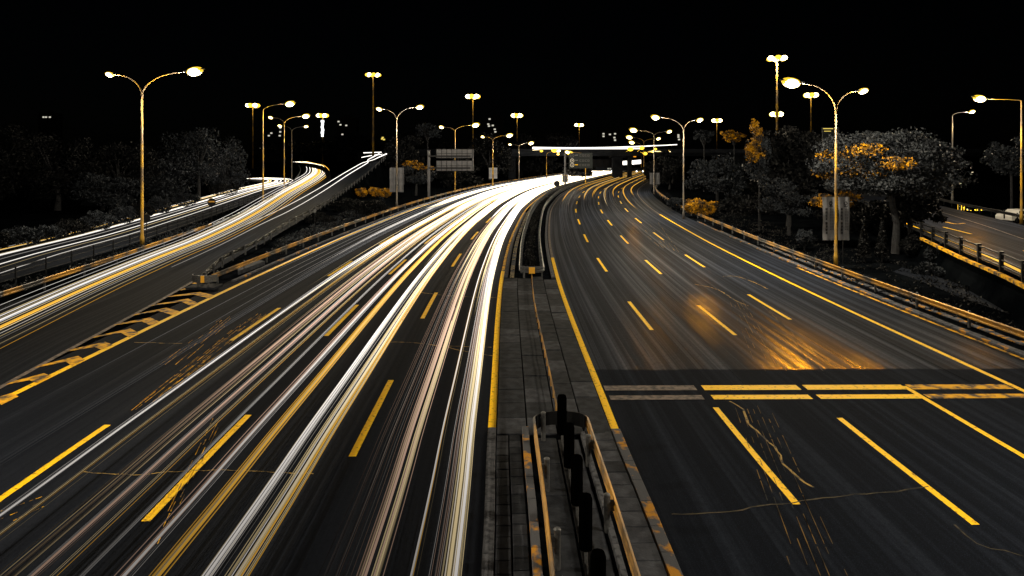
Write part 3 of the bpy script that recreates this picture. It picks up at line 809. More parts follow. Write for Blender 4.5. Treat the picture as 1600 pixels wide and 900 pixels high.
street_lamp(V((B3_.x, B3_.y, 0)), [D(470, 182, 142), D(428, 184, 142)], 14.9, "lamp pole standing at the bend of the left side road", (H1, 0), (2.3, 1.4), r0=0.15)
B4_ = D(456, 290, 165)
street_lamp(V((B4_.x, B4_.y, 0)), [D(474, 198, 165), D(442, 197, 165)], 14.0, "thin far lamp pole inside the curve of the slip road", (0, 0), (1.5, 1.5), r0=0.12, pm='pole_grey')
S16 = D(1596, 350, 60)
street_lamp(V((S16.x, S16.y, 1.8)), [D(1543, 155, 60)], 11.6, "single-armed street lamp at the right edge of the picture", (H1*.9,), (1.5,), r0=0.11)
S17 = D(1488, 318, 85)
street_lamp(V((S17.x, S17.y, 1.8)), [D(1512, 175, 85)], 11.6, "single-armed street lamp standing behind the big right tree", (H1*.5,), (1.1,), r0=0.11, pm='pole_grey')
# the rows go on past the camera
for (x, y, sg, lb_) in ((22.3, 10, -1, "street lamp of the right row, level with the footbridge"), (22.6, -24, -1, "street lamp of the right row, behind the footbridge"),
                        (-22.5, 14, 1, "street lamp of the left row, level with the footbridge"), (-22.3, -22, 1, "street lamp of the left row, behind the footbridge")):
    street_lamp((x, y, 0), [(x+sg*2.9, y, 12.9), (x-sg*1.9, y, 12.7)], 11.4, lb_, (H1*1.1, 0), (1.6, 1.0))

def high_mast(u, v, d, label, n=6, wpx=16, base_z=0.0, fl=0.55, lit=0, extra=None):
    top = D(u, v, d)
    root = empty("high_mast_light", (top.x, top.y, base_z), label, "high mast light", "high mast lights")
    h = top.z-base_z; rw = wpx*d/1000/2
    b = MB(); b.tube([(0, 0, 0), (0, 0, h*0.5), (0, 0, h+0.4)], [0.45, 0.33, 0.2], 10); b.build("mast", M['lamp_pole'], root, smooth=True)
    b = MB(); ring = [(rw*0.8*math.cos(a), rw*0.8*math.sin(a), h) for a in [2*math.pi*i/16 for i in range(17)]]; b.tube(ring, 0.12, 6)
    for i in range(4): a = math.pi*i/4; b.tube([(-rw*.8*math.cos(a), -rw*.8*math.sin(a), h), (rw*.8*math.cos(a), rw*.8*math.sin(a), h)], 0.08, 6)
    b.build("head_frame", M['steel'], root)
    for i in range(n):
        a = 2*math.pi*i/n + 0.3
        b = MB(); b.ball((rw*0.85*math.cos(a), rw*0.85*math.sin(a), h-0.25), (fl, fl, fl*0.75), 10, 6)
        b.build("floodlight", M['lamp_core'] if i % 2 else M['lamp_yellow'], root, smooth=True)
    if lit: power(root, (0, 0, h-1.2), lit, 1.0)
    if extra: extra(root, h)
    return root
HM = 9000
high_mast(583, 116, 240, "tallest lone high mast left of centre, rising over the ramp top", wpx=22, base_z=7.4, fl=0.75, n=8)
high_mast(395, 164, 340, "leftmost high mast, lamps beside the gold lamp pole", wpx=17, fl=1.3)
def led(root, h):
    b = MB()
    for kx in range(6): b.box(-0.9+0.25*(kx % 2), 0.9-0.2*(kx % 3), -0.7, 0.4, h-3.4-1.9*kx-1.5, h-3.4-1.9*kx)
    b.build("white_light_strip", M['led_white'], root)
high_mast(504, 180, 430, "high mast with a white light strip hanging below its lamps", wpx=14, fl=1.6, extra=led)
high_mast(739, 150, 300, "high mast above the big sign, right of it", wpx=18, fl=1.3, lit=0)
high_mast(808, 180, 420, "high mast standing over the bright left traffic", wpx=14, fl=1.6)
high_mast(905, 195, 560, "small far high mast above the middle of the flyover", wpx=11, fl=1.7)
high_mast(1214, 90, 180, "tallest high mast on the right, above the brightest street lamp", wpx=26, fl=0.9, lit=HM*2)
high_mast(1213, 178, 430, "far high mast just over the black tree", wpx=15, fl=2.0)
high_mast(1267, 148, 280, "high mast close left of the bannered street lamp", wpx=16, fl=1.3)
high_mast(1120, 188, 500, "small high mast between the right trees and the second lamp", wpx=12, fl=1.8)

# banners on the right lamp pole
def banner_pair(at, d, u0, u1, u2, u3, v0, v1, label, glyphs=True, m='banner'):
    for (a, c, sd) in ((u0, u1, 'left'), (u2, u3, 'right')):
        p0 = D(a, v0, d); p1 = D(c, v1, d)
        root = empty("banner", ((p0.x+p1.x)/2, d, p1.z), label % sd, "banner", "banners hung on lamp poles")
        wd = (p1.x-p0.x); ht = p0.z-p1.z
        b = MB(); nn = 8; rows = 10; rg = random.Random(int(a))
        ph = rg.uniform(0, 6)
        for jj in range(rows+1):
            for ii in range(nn+1):
                x = -wd/2+wd*ii/nn; z = ht*jj/rows
                b.v.append((x*(1-0.03*math.sin(z*1.3)), -0.08+0.05*math.sin(ii*1.1+ph)+0.03*math.sin(jj*0.8), z))
        for jj in range(rows):
            for ii in range(nn): q = jj*(nn+1)+ii; b.f.append((q, q+1, q+nn+2, q+nn+1)); b.m.append(0)
        cl = b.build("cloth", M[m], root, smooth=True)
        b = MB(); b.tube([(-wd/2, 0, ht+0.03), (wd/2, 0, ht+0.03)], 0.03, 6); b.tube([(-wd/2, 0, -0.02), (wd/2, 0, -0.02)], 0.02, 6); b.build("hanger_bar", M['steel_dark'], root)
        if glyphs:
            yq = -0.175
            # emblem: a round blotch with loops, then four and four block characters, thin small lines beside
            b = MB(); cx_ = 0.12*wd; cz = ht*0.86; rg = random.Random(11)
            for i in range(9):
                a1 = 2*math.pi*i/9; b.tube([(cx_+0.10*wd*math.cos(a1), yq, cz+0.10*wd*math.sin(a1)), (cx_+0.17*wd*math.cos(a1+0.6), yq, cz+0.2*wd*math.sin(a1+0.6))], 0.025, 4)
            b.box(cx_-0.12, cx_+0.16, yq, yq+0.01, cz-0.24, cz-0.18); b.build("emblem", M['ink'], cl)
            zc = ht*0.72
            for kx in range(8):
                if kx == 4: zc -= ht*0.035
                b = MB(); q = 0.065*ht; xx = -0.24*wd; hh = q*0.36
                rg = random.Random(kx*7+3)
                for st_ in range(3): zz = zc-hh+2*hh*st_/2; b.box(xx-hh, xx+hh, yq, yq+0.01, zz-0.018, zz+0.018)
                b.box(xx-0.018, xx+0.018, yq-0.003, yq+0.007, zc-hh, zc+hh)
                if rg.random() < 0.6: b.box(xx-hh, xx-hh+0.03, yq-0.003, yq+0.007, zc-hh, zc+hh)
                if rg.random() < 0.6: b.box(xx+hh-0.03, xx+hh, yq-0.003, yq+0.007, zc-hh*0.6, zc+hh)
                b.build("character", M['ink'], cl); zc -= ht*0.073
            b = MB()
            for c2 in (0.08, 0.2, 0.3):
                for kx in range(14): z_ = ht*0.7-kx*ht*0.035; b.box(c2*wd, c2*wd+0.05, yq, yq+0.01, z_, z_+ht*0.018)
            b.build("small_print", M['ink_pale'], cl)
banner_pair(None, 47.3, 1285, 1303, 1309, 1326, 308, 375, "tall grey banner with dark lettering, hung %s of the nearest right lamp pole")
banner_pair(None, 98.6, 609, 618, 622, 631, 262, 300, "dim grey banner hung %s of the lamp pole left of the big sign", False)
banner_pair(None, 131.5, 1015, 1021, 1024, 1031, 270, 288, "small dim banner hung %s of the third right lamp pole", False)
banner_pair(None, 153.5, 764, 769, 771.5, 777, 262, 279, "small dim banner hung %s of the lamp pole right of the big sign", False)

# ------------------------------------------------------------------ big cantilever sign seen from behind
sp = D(670, 309, 120)
sg = empty("road_sign", (sp.x, sp.y, 0), "large cantilever road sign seen from its ribbed grey back", "road sign")
o = V((sp.x, sp.y, 0))
b = MB(); b.tube([(0, 0, 0), (0, 0, 8.9)], 0.26, 14); b.tube([(0, 0, 8.9), (0, 0, 9.0)], 0.3, 14); b.build("pole", M['sign_back'], sg, smooth=False)
X0, X1 = D(682, 0, 120).x-o.x, D(738, 0, 120).x-o.x
for zz in (D(0, 244, 120).z, D(0, 262.5, 120).z):
    b = MB(); b.box(0.0, X1-0.3, -0.45, -0.25, zz-0.13, zz+0.13); b.build("beam", M['steel_dark'], sg)
for (v0, v1) in ((233, 247), (251, 267)):
    z1, z0 = D(0, v0, 120).z, D(0, v1, 120).z
    b = MB(); b.box(X0, X1, -0.1, -0.02, z0, z1); pn = b.build("sign_panel", M['sign_back'], sg)
    b = MB()
    for i in range(8): x = X0+(X1-X0)*i/7; b.box(x-0.05, x+0.05, -0.2, -0.1, z0, z1)
    for i in range(3): z = z0+(z1-z0)*i/2; b.box(X0-0.06, X1+0.06, -0.17, -0.1, z-0.04, z+0.04)
    b.build("back_rib", M['steel_dark'], pn)
b = MB(); b.box(X1, X1+0.25, -0.12, -0.02, D(0, 267, 120).z, D(0, 233, 120).z); b.build("edge_frame", M['sign_back'], sg)

# route sign facing the camera, before the flyover
d = 150; sp = D(883, 292, d)
sg2 = empty("road_sign", (sp.x, sp.y, 0), "dark direction sign with two round symbols and lettering before the flyover", "road sign")
o = V((sp.x, sp.y, 0))
b = MB(); b.tube([(0, 0, 0), (0, 0, D(0, 240, d).z)], 0.22, 12); b.build("pole", M['sign_back'], sg2)
x0, x1 = D(889, 0, d).x-o.x, D(926, 0, d).x-o.x; z0, z1 = D(0, 263, d).z, D(0, 239, d).z
b = MB(); b.box(x0, x1, 0.05, 0.15, z0, z1); fc = b.build("sign_face", M['sign_dark'], sg2)
for vv in (243, 251, 258):
    z = D(0, vv, d).z
    b = MB(); c = [(x0+0.75+0.42*math.cos(a), 0.02, z+0.42*math.sin(a)) for a in [2*math.pi*i/16 for i in range(17)]]; b.tube(c, 0.07, 5)
    b.box(x0+0.62, x0+0.88, -0.01, 0.02, z-0.1, z+0.1); b.build("round_symbol", M['sign_white'] if vv > 245 else M['sign_back'], fc)
    b = MB(); b.box(x0+1.4, x0+2.1, 0.0, 0.03, z-0.02, z+0.18); b.build("route_bar", M['yellow'] if vv > 255 else M['steel'], fc)
    for i in range(4):
        q = x0+2.5+i*0.62; b = MB(); b.box(q, q+0.42, 0.0, 0.03, z+0.16, z+0.24); b.box(q, q+0.42, 0.0, 0.03, z-0.22, z-0.14)
        b.box(q, q+0.09, -0.003, 0.027, z-0.22, z+0.24)
        if i % 2: b.box(q+0.33, q+0.42, -0.003, 0.027, z-0.22, z+0.24)
        b.build("character", M['sign_back'], fc)
for i in range(2):
    b = MB(); b.box(0, x0, 0.0, 0.15, z0+1.0+1.6*i, z0+1.2+1.6*i); b.build("beam", M['steel_dark'], sg2)
# small signs on posts
def disc_sign(base, h, r, label, m=M['steel_dark'], stripe=False, square=False):
    root = empty("disc_sign" if not square else "small_sign", base, label, "road sign")
    b = MB(); b.tube([(0, 0, 0), (0, 0, h)], 0.04, 8); b.build("post", M['steel_dark'], root)
    b = MB()
    if square: b.box(-r, r, -0.08, -0.04, h-2*r, h+r)
    else: b.tube([(0, -0.05, h), (0, -0.08, h)], r, 20)
    pn = b.build("sign_plate", m, root)
    if stripe: b = MB(); b.box(-r*0.75, r*0.75, -0.1, -0.085, h+0.0, h+0.12*r*3); b.build("stripe", M['steel_gold'], pn)
    return root
q = P(331, 350, 0.0); disc_sign((q.x, q.y, 0), 2.6, 0.5, "round sign on a thin post beside the left side road trails", stripe=True)
q = P(229, 372); disc_sign((q.x, q.y, 0), 2.0, 0.42, "small dark disc sign right behind the tall left lamp pole")
q = RD(146, -1.0); disc_sign((q.x, q.y, 0), 1.5, 0.7, "round black sign silhouetted against the bright traffic")
q = D(883, 290, 160); sgn = disc_sign((q.x, q.y, 0), 2.6, 0.7, "small sign plate with a yellow emblem at the end of the median", m=M['sign_back'], square=True)
b = MB(); b.ball((0, -0.1, 2.9), (0.28, 0.02, 0.28), 8, 6); b.build("yellow_emblem", M['lamp_yellow'], sgn)
q = D(492, 363, 68); disc_sign((q.x, q.y, 0.0), 2.4, 0.12, "thin grey marker post on the slope beside the left ramp", m=M['steel'], square=True)
q = D(1307+10, 400, 49); disc_sign((q.x, q.y, 0.0), 3.2, 0.06, "thin bent post beside the nearest right lamp pole", m=M['steel'], square=True)
# dark board behind the right lamp
bd = D(1293, 225, 120)
bb_ = empty("signboard", (bd.x, bd.y, 0), "dark framed signboard with a lit yellow top panel behind the right lamp pole", "signboard")
b = MB(); b.box(-0.2, 0.2, 0, 0.3, 0, 10); b.build("post", M['steel_dark'], bb_)
z0, z1, z2 = D(0, 224, 120).z, D(0, 208, 120).z, D(0, 200, 120).z
b = MB(); b.box(-1.0, 2.0, -0.1, 0.0, z0, z1); b.build("panel", M['sign_dark'], bb_)
b = MB(); b.box(-1.0, 2.0, -0.1, 0.0, z1+0.05, z2); b.build("top_panel", M['sign_dark'], bb_)
b = MB(); b.box(-0.9, 1.0, -0.13, -0.11, z2-0.2, z2-0.05); b.box(-0.7, 0.6, -0.13, -0.11, z1+0.3, z1+0.42); b.build("lit_line", M['win_y'], bb_)
b = MB()
for xx in (-1.05, 2.0): b.box(xx, xx+0.06, -0.15, 0.02, z0, z2)
for zz in (z0, z1, z2): b.box(-1.05, 2.06, -0.16, 0.03, zz, zz+0.06)
b.build("frame", M['steel'], bb_)

# ------------------------------------------------------------------ flyover and lower footbridge
fo = empty("flyover", (30, 212, 0), "concrete flyover crossing the main road with light streaks on its deck", "flyover")
def FO(x): return 212 - (x-6)*0.12
b = MB()
dk = [V((x, FO(x), 0)) for x in (-40, -10, 6, 20, 40, 60, 90, 140)]
b.sweep(dk, [(-5, 7.5), (5, 7.5), (6, 8.6), (6, 9.0), (-6, 9.0), (-6, 8.6)]); b.build("deck", M['concrete'], fo, origin=(30, 212, 0))
b = MB(); b.sweep(dk, [(5.7, 9.0), (5.95, 9.0), (5.95, 9.75), (5.7, 9.75)]); b.build("parapet", M['concrete'], fo, origin=(30, 212, 0))
for xx, ww in ((34.3, 1.6), (38.2, 0.6), (0, 1.2), (72, 1.6)):
    b = MB(); b.box(xx-ww, xx+ww, FO(xx)-1.2, FO(xx)+1.2, 0, 7.5); b.box(xx-ww*1.5, xx+ww*1.5, FO(xx)-2, FO(xx)+2, 6.9, 7.5); b.build("pier", M['concrete'], fo, origin=(30, 212, 0))
for (u, v, rr_) in ((846, 236, .5), (866, 235, .9), (890, 239, .9), (872, 241, .4), (985, 233, .9), (1003, 231, .8), (1008, 240, .7), (1024, 233, .5), (1036, 236, .45), (1043, 235, .45), (1020, 237, .4)):
    q = D(u, v, 198 - (u-846)*0.02); b = MB(); b.ball((q.x-30, q.y-212, q.z), (rr_, rr_*0.6, rr_*0.7), 8, 6); b.tube([(q.x-30, q.y-212, q.z), (q.x-30, FO(q.x)-5.2-212, 8.8)], 0.03, 5)
    b.build("lamp", M['lamp_yellow'] if rr_ > .42 else M['lamp_small'], fo)
fb = empty("footbridge", (30, 226, 0), "dark low footbridge with hanging lamps under the flyover", "footbridge")
b = MB(); b.box(-8, 20, -1, 1, 2.2, 3.4); b.build("beam", M['concrete'], fb)
for xx in (2.2, 5, 10.8, 13.8, 16.0):
    b = MB(); b.ball((xx+(0 if xx > 6 else -0), -1.1, 2.05), 0.28, 8, 6); b.build("lamp", M['led_white'], fb)
for xx in (6.4, 7.0):
    b = MB(); b.box(xx, xx+0.3, -1.2, -1.0, 4.5 if xx > 6.8 else 5.3, 5.0 if xx > 6.8 else 5.8); b.build("lamp", M['led_white'], fb)
b = MB()
for i in range(7): b.box(-7.5+i*2.3, -7.3+i*2.3, -0.9, -0.8, 3.4, 6.3)
for zz in (3.4, 4.4, 6.2): b.box(-8, 6.4, -0.92, -0.78, zz, zz+0.14)
b.build("window_frame", M['concrete'], fb)
b = MB(); b.box(-7.9, 6.3, -0.75, -0.7, 3.45, 6.2); b.build("glazing", M['glass_dark'], fb)
for i in range(3):
    b = MB(); q = 3.6+i*0.75; b.box(q, q+0.5, -1.06, -1.03, 2.75, 2.84); b.box(q, q+0.5, -1.06, -1.03, 3.02, 3.11); b.box(q, q+0.1, -1.065, -1.035, 2.75, 3.2); b.box(q+0.38, q+0.48, -1.065, -1.035, 2.9, 3.2)
    b.build("character", M['win'], fb)
b = MB(); b.box(11.2, 13.6, -1.3, -1.1, 7.0, 7.45); b.build("orange_panel", M['t_orange'] if 't_orange' in M else emat("orange_panel", (1, .35, .02), .8), fb)

# ------------------------------------------------------------------ light of the traffic
rr = random.Random(12)
ZL = 0.62
def lin(x, a, b): return max(0.0, min(1.0, (x-a)/(b-a)))
def strand(b, s0, s1, off, r, z=ZL, g0=0.6, g1=3.0, grow=2.3, fade=12.0, drift=0.0, rs=None, gs=0.0):
    ph = rr.uniform(0, 6); pts = []; rad = []; gl = []
    s = s0
    ss = []
    while s < s1: ss.append(s); s += 1.6 if s < 60 else 3.2
    ss.append(s1)
    for s in ss:
        t = lin(s, 12, 110)
        dr = drift*math.sin(s/38.0+ph) + drift*0.35*math.sin(s/9.0+2*ph)
        pts.append(RD(s, off+dr, z)); e = min(1.0, (s-s0)/fade+0.05) if s0 > 9 else 1.0
        e = min(e, (s1-s)/20+0.1)
        rad.append(r*(1+(grow-1)*t)*(0.4+0.6*e)); gl.append((g0+(g1-g0)*lin(s, 14, 80))*(0.35+0.65*lin(s, 11, 26))*e)
    b.tube(pts, rad, 5, cap=False, glow=gl, sq=0.6)
def bundle(label, spec, lane, cat="light streaks"):
    """spec: rows (offset, radius, colour, glow near, glow far, s0, s1)"""
    bs = {}
    for (off, r, c, g0, g1, s0, s1) in spec:
        b = bs.setdefault(c, MB()); strand(b, s0, s1, off, r, g0=g0, g1=g1, drift=0.03, z=ZL+rr.uniform(-0.08, 0.12))
    keys = list(bs); root = empty("light_streaks", RD(12, lane, 0), label, cat)
    root["kind"] = "stuff"
    rl = root.location
    for c in keys:
        ob = bs[c].build("light_streak", M[c], root, origin=tuple(rl)); ob["kind"] = "stuff"
        ob.visible_shadow = True
EXTRA = []
def fan(o0, o1, n, cols, r, g0, g1, s0=8.0, s1=330, s0j=0.0):
    out = []
    if s0 <= 8.0: n = int(n*2.4)+1; r *= 0.55
    for i in range(n):
        o_ = o0 + (o1-o0)*(i+0.5)/n + rr.uniform(-1, 1)*(o1-o0)/n*0.4
        out.append((o_, r*rr.uniform(0.6, 1.3), rr.choice(cols), g0*rr.uniform(0.1, 1.25)*0.85, g1*rr.uniform(0.7, 1.2), s0 + rr.uniform(0, s0j), s1))
    return out
W_, C_, G_, K_ = 't_white', 't_cream', 't_gold', 't_pink'
lane1 = (fan(-2.75, -2.40, 7, [W_, C_, C_], 0.022, 0.9, 3.5) + fan(-2.95, -2.75, 3, [W_, K_], 0.012, 0.4, 3.0) + fan(-3.35, -3.2, 2, [C_, G_], 0.010, 0.5, 2.0)
         + fan(-4.35, -3.85, 8, [W_, C_, K_, C_], 0.018, 0.6, 3.0) + fan(-5.0, -4.4, 4, [W_, K_], 0.009, 0.12, 1.6) + fan(-3.1, -2.3, 10, [W_, C_], 0.024, 0.3, 4.0, 22, s0j=35)
         + fan(-4.7, -3.7, 9, [W_, C_, C_], 0.022, 0.3, 3.2, 26, s0j=40) + fan(-5.2, -2.2, 16, [W_, C_], 0.045, 0.6, 4.5, 70, s0j=50))
lane2 = (fan(-6.75, -6.35, 9, [C_, C_, G_, W_], 0.018, 0.8, 3.0) + fan(-7.2, -6.95, 5, [W_, W_, C_], 0.018, 0.8, 3.0) + fan(-8.2, -7.95, 4, [C_, G_], 0.018, 0.7, 2.6)
         + fan(-8.75, -8.5, 4, [W_, K_], 0.016, 0.5, 2.4) + fan(-7.4, -6.3, 9, [W_, C_], 0.022, 0.3, 3.2, 24, s0j=40) + fan(-9.0, -7.8, 8, [W_, C_, C_], 0.02, 0.3, 3.2, 26, s0j=40)
         + fan(-9.3, -6.1, 16, [W_, C_], 0.045, 0.6, 4.5, 70, s0j=50))
lane3 = (fan(-9.45, -9.35, 2, [W_], 0.012, 0.35, 2.0) + fan(-10.05, -9.95, 2, [G_, C_], 0.009, 0.8, 2.0) + fan(-10.4, -10.2, 3, [W_, K_], 0.012, 0.45, 2.2)
         + fan(-10.95, -10.7, 4, [K_, C_], 0.016, 0.30, 2.0) + fan(-12.05, -11.9, 2, [C_, G_], 0.010, 0.8, 2.0) + fan(-12.65, -12.5, 2, [W_], 0.009, 0.8, 2.2)
         + fan(-11.4, -10.2, 9, [C_, K_, W_], 0.016, 0.3, 2.6, 21, s0j=30) + fan(-13.1, -11.8, 9, [C_, G_, W_], 0.016, 0.3, 2.6, 21, s0j=30)
         + fan(-13.2, -10.1, 12, [W_, C_], 0.06, 0.5, 4.2, 75, s0j=50))
lane4 = (fan(-14.4, -14.2, 2, ['t_grey'], 0.008, 0.10, 0.8) + fan(-16.5, -14.4, 4, ['t_grey', 't_grey'], 0.008, 0.06, 0.9, 14, s0j=25)
         + fan(-15.2, -14.9, 3, [W_], 0.014, 0.3, 2.2, 38, s0j=20) + fan(-17.4, -17.2, 2, [W_, 't_grey'], 0.012, 0.15, 2.4, 32, s0j=10) + fan(-16.4, -14.8, 7, [W_, W_, C_], 0.05, 0.5, 3.8, 80, s0j=50))
lane1 += [(-2.5, .05, W_, 1.1, 3.5, 9, 330), (-2.62, .035, C_, 1.0, 3, 9, 330), (-4.0, .04, C_, .75, 3, 9, 330), (-4.2, .05, K_, .55, 3, 9, 330), (-3.3, .02, W_, .6, 3, 9, 330)]
lane2 += [(-7.1, .05, W_, 1.0, 3.2, 9, 330), (-6.55, .05, C_, .8, 3, 9, 330), (-8.1, .04, G_, .8, 2.4, 9, 330), (-8.65, .045, W_, .6, 2.6, 9, 330)]
lane3 += [(-10.3, .03, K_, .5, 2.4, 9, 330), (-10.9, .04, K_, .3, 2.4, 14, 330), (-12.6, .02, W_, .9, 2.6, 9, 330)]
bundle("dense white and cream light streaks of traffic in the lane next to the median", lane1, -3.3)
bundle("white and gold light streaks of traffic in the second lane from the median", lane2, -7.6)
bundle("thinner gold and rose light streaks in the third lane from the median", lane3, -11.5)
bundle("faint grey and white light streaks in the outermost lane of the left road", lane4, -15.5)
# tail lights, right carriageway: hardly recorded near by, gold where the road bends away
tl = []
for o0, o1 in ((2.9, 4.9), (6.3, 8.4), (10.0, 12.2), (13.7, 15.8)):
    tl += [(o_, r, c, 0.05, g*0.10, s0+4, s1) for (o_, r, c, g0, g, s0, s1) in fan(o0, o1, 7, ['t_grey'], 0.010, 0.05, 1.0, 14, s0j=60)]
    tl += fan(o0+0.2, o0+0.5, 2, [G_, G_, C_], 0.028, 0.15, 0.9, 90, s0j=40) + fan(o1-0.3, o1, 2, [G_, G_], 0.028, 0.15, 0.9, 105, s0j=40)
bundle("faint tail-light streaks on the right road, turning gold at the bend", tl, 9.0)

def free_strands(label, ctrl_list, name="light_streaks"):
    root = None
    for (ctrl, r0, r1, c, g0, g1) in ctrl_list:
        pts = spline(ctrl, 2.0)
        if root is None: root = empty(name, ctrl[0], label, "light streaks"); root["kind"] = "stuff"; o = Vector(ctrl[0]).copy()
        n = len(pts); b = MB()
        b.tube(pts, [r0+(r1-r0)*i/(n-1) for i in range(n)], 5, cap=False, glow=[g0+(g1-g0)*i/(n-1) for i in range(n)], sq=0.6)
        ob = b.build("light_streak", M[c], root, origin=tuple(o)); ob["kind"] = "stuff"
def px(lst, dv=0.0, du=0.0, z=0.0): return [P(u+du, v+dv, (q[0] if q else 0)+z) for (u, v, *q) in lst]
# slip road: three bundles that curl away to the left
base_ = [(-300, 680), (0, 532), (140, 463), (250, 413), (330, 378), (400, 340, .2), (450, 306, .6), (487, 283, 1.2), (499, 271, 2.0), (492, 260, 3.2), (470, 255, 4.4)]
def lateral(ctrl, off, kk=1.0):
    pts = spline(ctrl, 4.0); out = []
    for i, p in enumerate(pts):
        t = (pts[min(i+1, len(pts)-1)]-pts[max(i-1, 0)]); t.z = 0; t.normalize()
        out.append(p + Vector((t.y, -t.x, 0))*off*(1+(kk-1)*min(1, 1.6*i/len(pts))))
    return out
cb_ = px(base_, z=0.0)
for p in cb_: p.z += 0.6
lst = []
for off, r, c, g0, g1 in ((-2.3, .012, W_, .5, 2), (-1.25, .02, C_, .5, 2.5), (-1.1, .03, W_, .7, 3), (-0.7, .05, W_, .9, 3), (-0.55, .03, 't_grey', .8, 3), (-0.35, .02, C_, .4, 3), (-0.1, .025, G_, 1., 2.5), (0.05, .05, G_, 1.1, 2.2), (0.25, .02, C_, .8, 3), (0.55, .015, W_, .4, 3), (0.8, 0.012, C_, .3, 3), (-0.9, .02, C_, .2, 3), (1.0, .02, W_, 0.0, 3), (1.4, .02, C_, .1, 3), (1.8, .015, G_, .3, 2), (-1.7, .02, W_, .1, 3)):
    lst.append((lateral(cb_, off, 1.7), r, r+0.09, c, g0, g1))
free_strands("white and gold light streaks sweeping along the slip road and curling left", lst)
lst = []
rc = [(250, 424), (330, 388), (400, 353, .15), (450, 329, .5), (500, 300, 1.4), (545, 271, 3.4), (578, 252, 6.2), (598, 242.5, 8.0)]
cb2 = px(rc)
for p in cb2: p.z += 0.3
for off, r in ((-0.8, .03), (0.8, .03)): lst.append((lateral(cb2, off), r, 0.17, W_, 0.2, 2.5))
free_strands("two white light streaks climbing the ramp right of the slip road", lst)
lst = []
rb = [(-300, 500), (0, 410), (120, 379), (222, 349), (310, 322), (375, 302), (415, 292), (432, 286.5), (425, 282.8), (395, 281.6)]
cb3 = px(rb)
for p in cb3: p.z += 0.6
for off, r, c, g0, g1 in ((-1.7, .035, G_, .7, 2), (-1.5, .02, C_, .5, 3), (0.0, .06, W_, 1.0, 3), (0.25, .03, W_, .6, 3), (2.4, .04, W_, .9, 3), (-0.3, .015, C_, .2, 3), (-2.2, .015, W_, 0, 3), (1.2, .02, W_, .0, 3), (4.3, .03, W_, .5, 2.5), (3.2, .02, C_, 0, 3)):
    lst.append((lateral(cb3, off), r, r+0.10, c, g0, g1))
free_strands("white light streaks along the left side road, hooking back left at its end", lst)
lst = [([D(832, 231, 206), D(900, 231.5, 205), D(970, 230, 203), D(1058, 226, 200)], .5, .22, W_, 3, 2), ([D(832, 234.5, 206), D(900, 234, 205), D(985, 235.5, 203), D(1048, 237, 200)], .22, .2, C_, 2, 2),
       ([D(835, 232.8, 206), D(920, 233, 205), D(1000, 232, 203)], .3, .3, W_, 3, 3)]
free_strands("long white light streaks on the deck of the flyover", lst)
free_strands("white light streaks on a far road seen through the flyover opening", [([D(972, 254+dy, 260), D(988, 253+dy, 262), D(1001, 252+dy, 264)], .35, .35, W_, 3, 3) for dy in (-1.5, 0, 1.5, 3)])
free_strands("short white streaks at the far top of the ramp", [([D(565, 246, 300), D(580, 243, 300), D(598, 241, 300)], .25, .25, W_, 2.5, 2.5), ([D(568, 238.8, 300), D(596, 237.8, 300)], .3, .3, W_, 2.5, 2.5)])

# ------------------------------------------------------------------ vegetation
def tree(name, u, v, hw, hh, d, label, m, seed, leaf=0.16, clumps=34, per=150, trunk_u=None, flat=0.35, cat="tree", base=0.0, trunk=True, second=None, depth=0.9, density=1.0):
    c = D(u, v, d); rx, rz = hw*d/1000, hh*d/1000; rng = np.random.default_rng(seed)
    bx = D(trunk_u, v, d).x if trunk_u else c.x
    root = empty(name, (bx, d, base), label, cat)
    o = (bx, d, base); chunks = []; ch2 = []
    cc = []
    for i in range(clumps):
        q = rng.normal(size=3); q /= np.linalg.norm(q); q *= (0.45+0.5*rng.random())
        q[2] = q[2] if q[2] > -0.65 else -0.65*rng.random()
        pc = np.array([c.x, d, c.z]) + q*np.array([rx, rx*depth, rz])
        cr = 0.26*(0.7+0.7*rng.random())
        n = int(per*density*(0.6+0.8*rng.random()))
        tgt = ch2 if (second and second(q)) else chunks
        leaves(tgt, None, pc, (rx*cr*1.15, rx*cr, max(rz*cr*(1-flat*0.4), 0.2)), n, leaf, rng, 0.15)
        cc.append(pc)
    if chunks: leaf_mesh(chunks, "crown", m, root, o)
    if ch2: leaf_mesh(ch2, "crown", M['leaf_part_lamplit'], root, o)  # clumps whose lamplit gold is in the leaf colour
    if trunk:
        b = MB(); tr = max(0.08, rx*0.045)
        ht = max(0.6, c.z-base-rz*0.35)
        b.tube([(0, 0, 0), (0.1*rx*0.2, 0, ht*0.4), (c.x-bx, 0, ht), (c.x-bx, 0, ht+rz*0.6)], [tr*1.5, tr*1.1, tr, tr*0.3], 9)
        for i in range(0, min(len(cc), 12), 1):
            q = cc[i]; b.tube([(c.x-bx, 0, ht*0.85), ((q[0]+c.x)/2-bx, (q[1]-d)/2, (q[2]-base+ht)/2), (q[0]-bx, q[1]-d, q[2]-base)], [tr*0.55, tr*0.35, tr*0.1], 5)
        b.build("trunk", M['bark'], root)
    return root
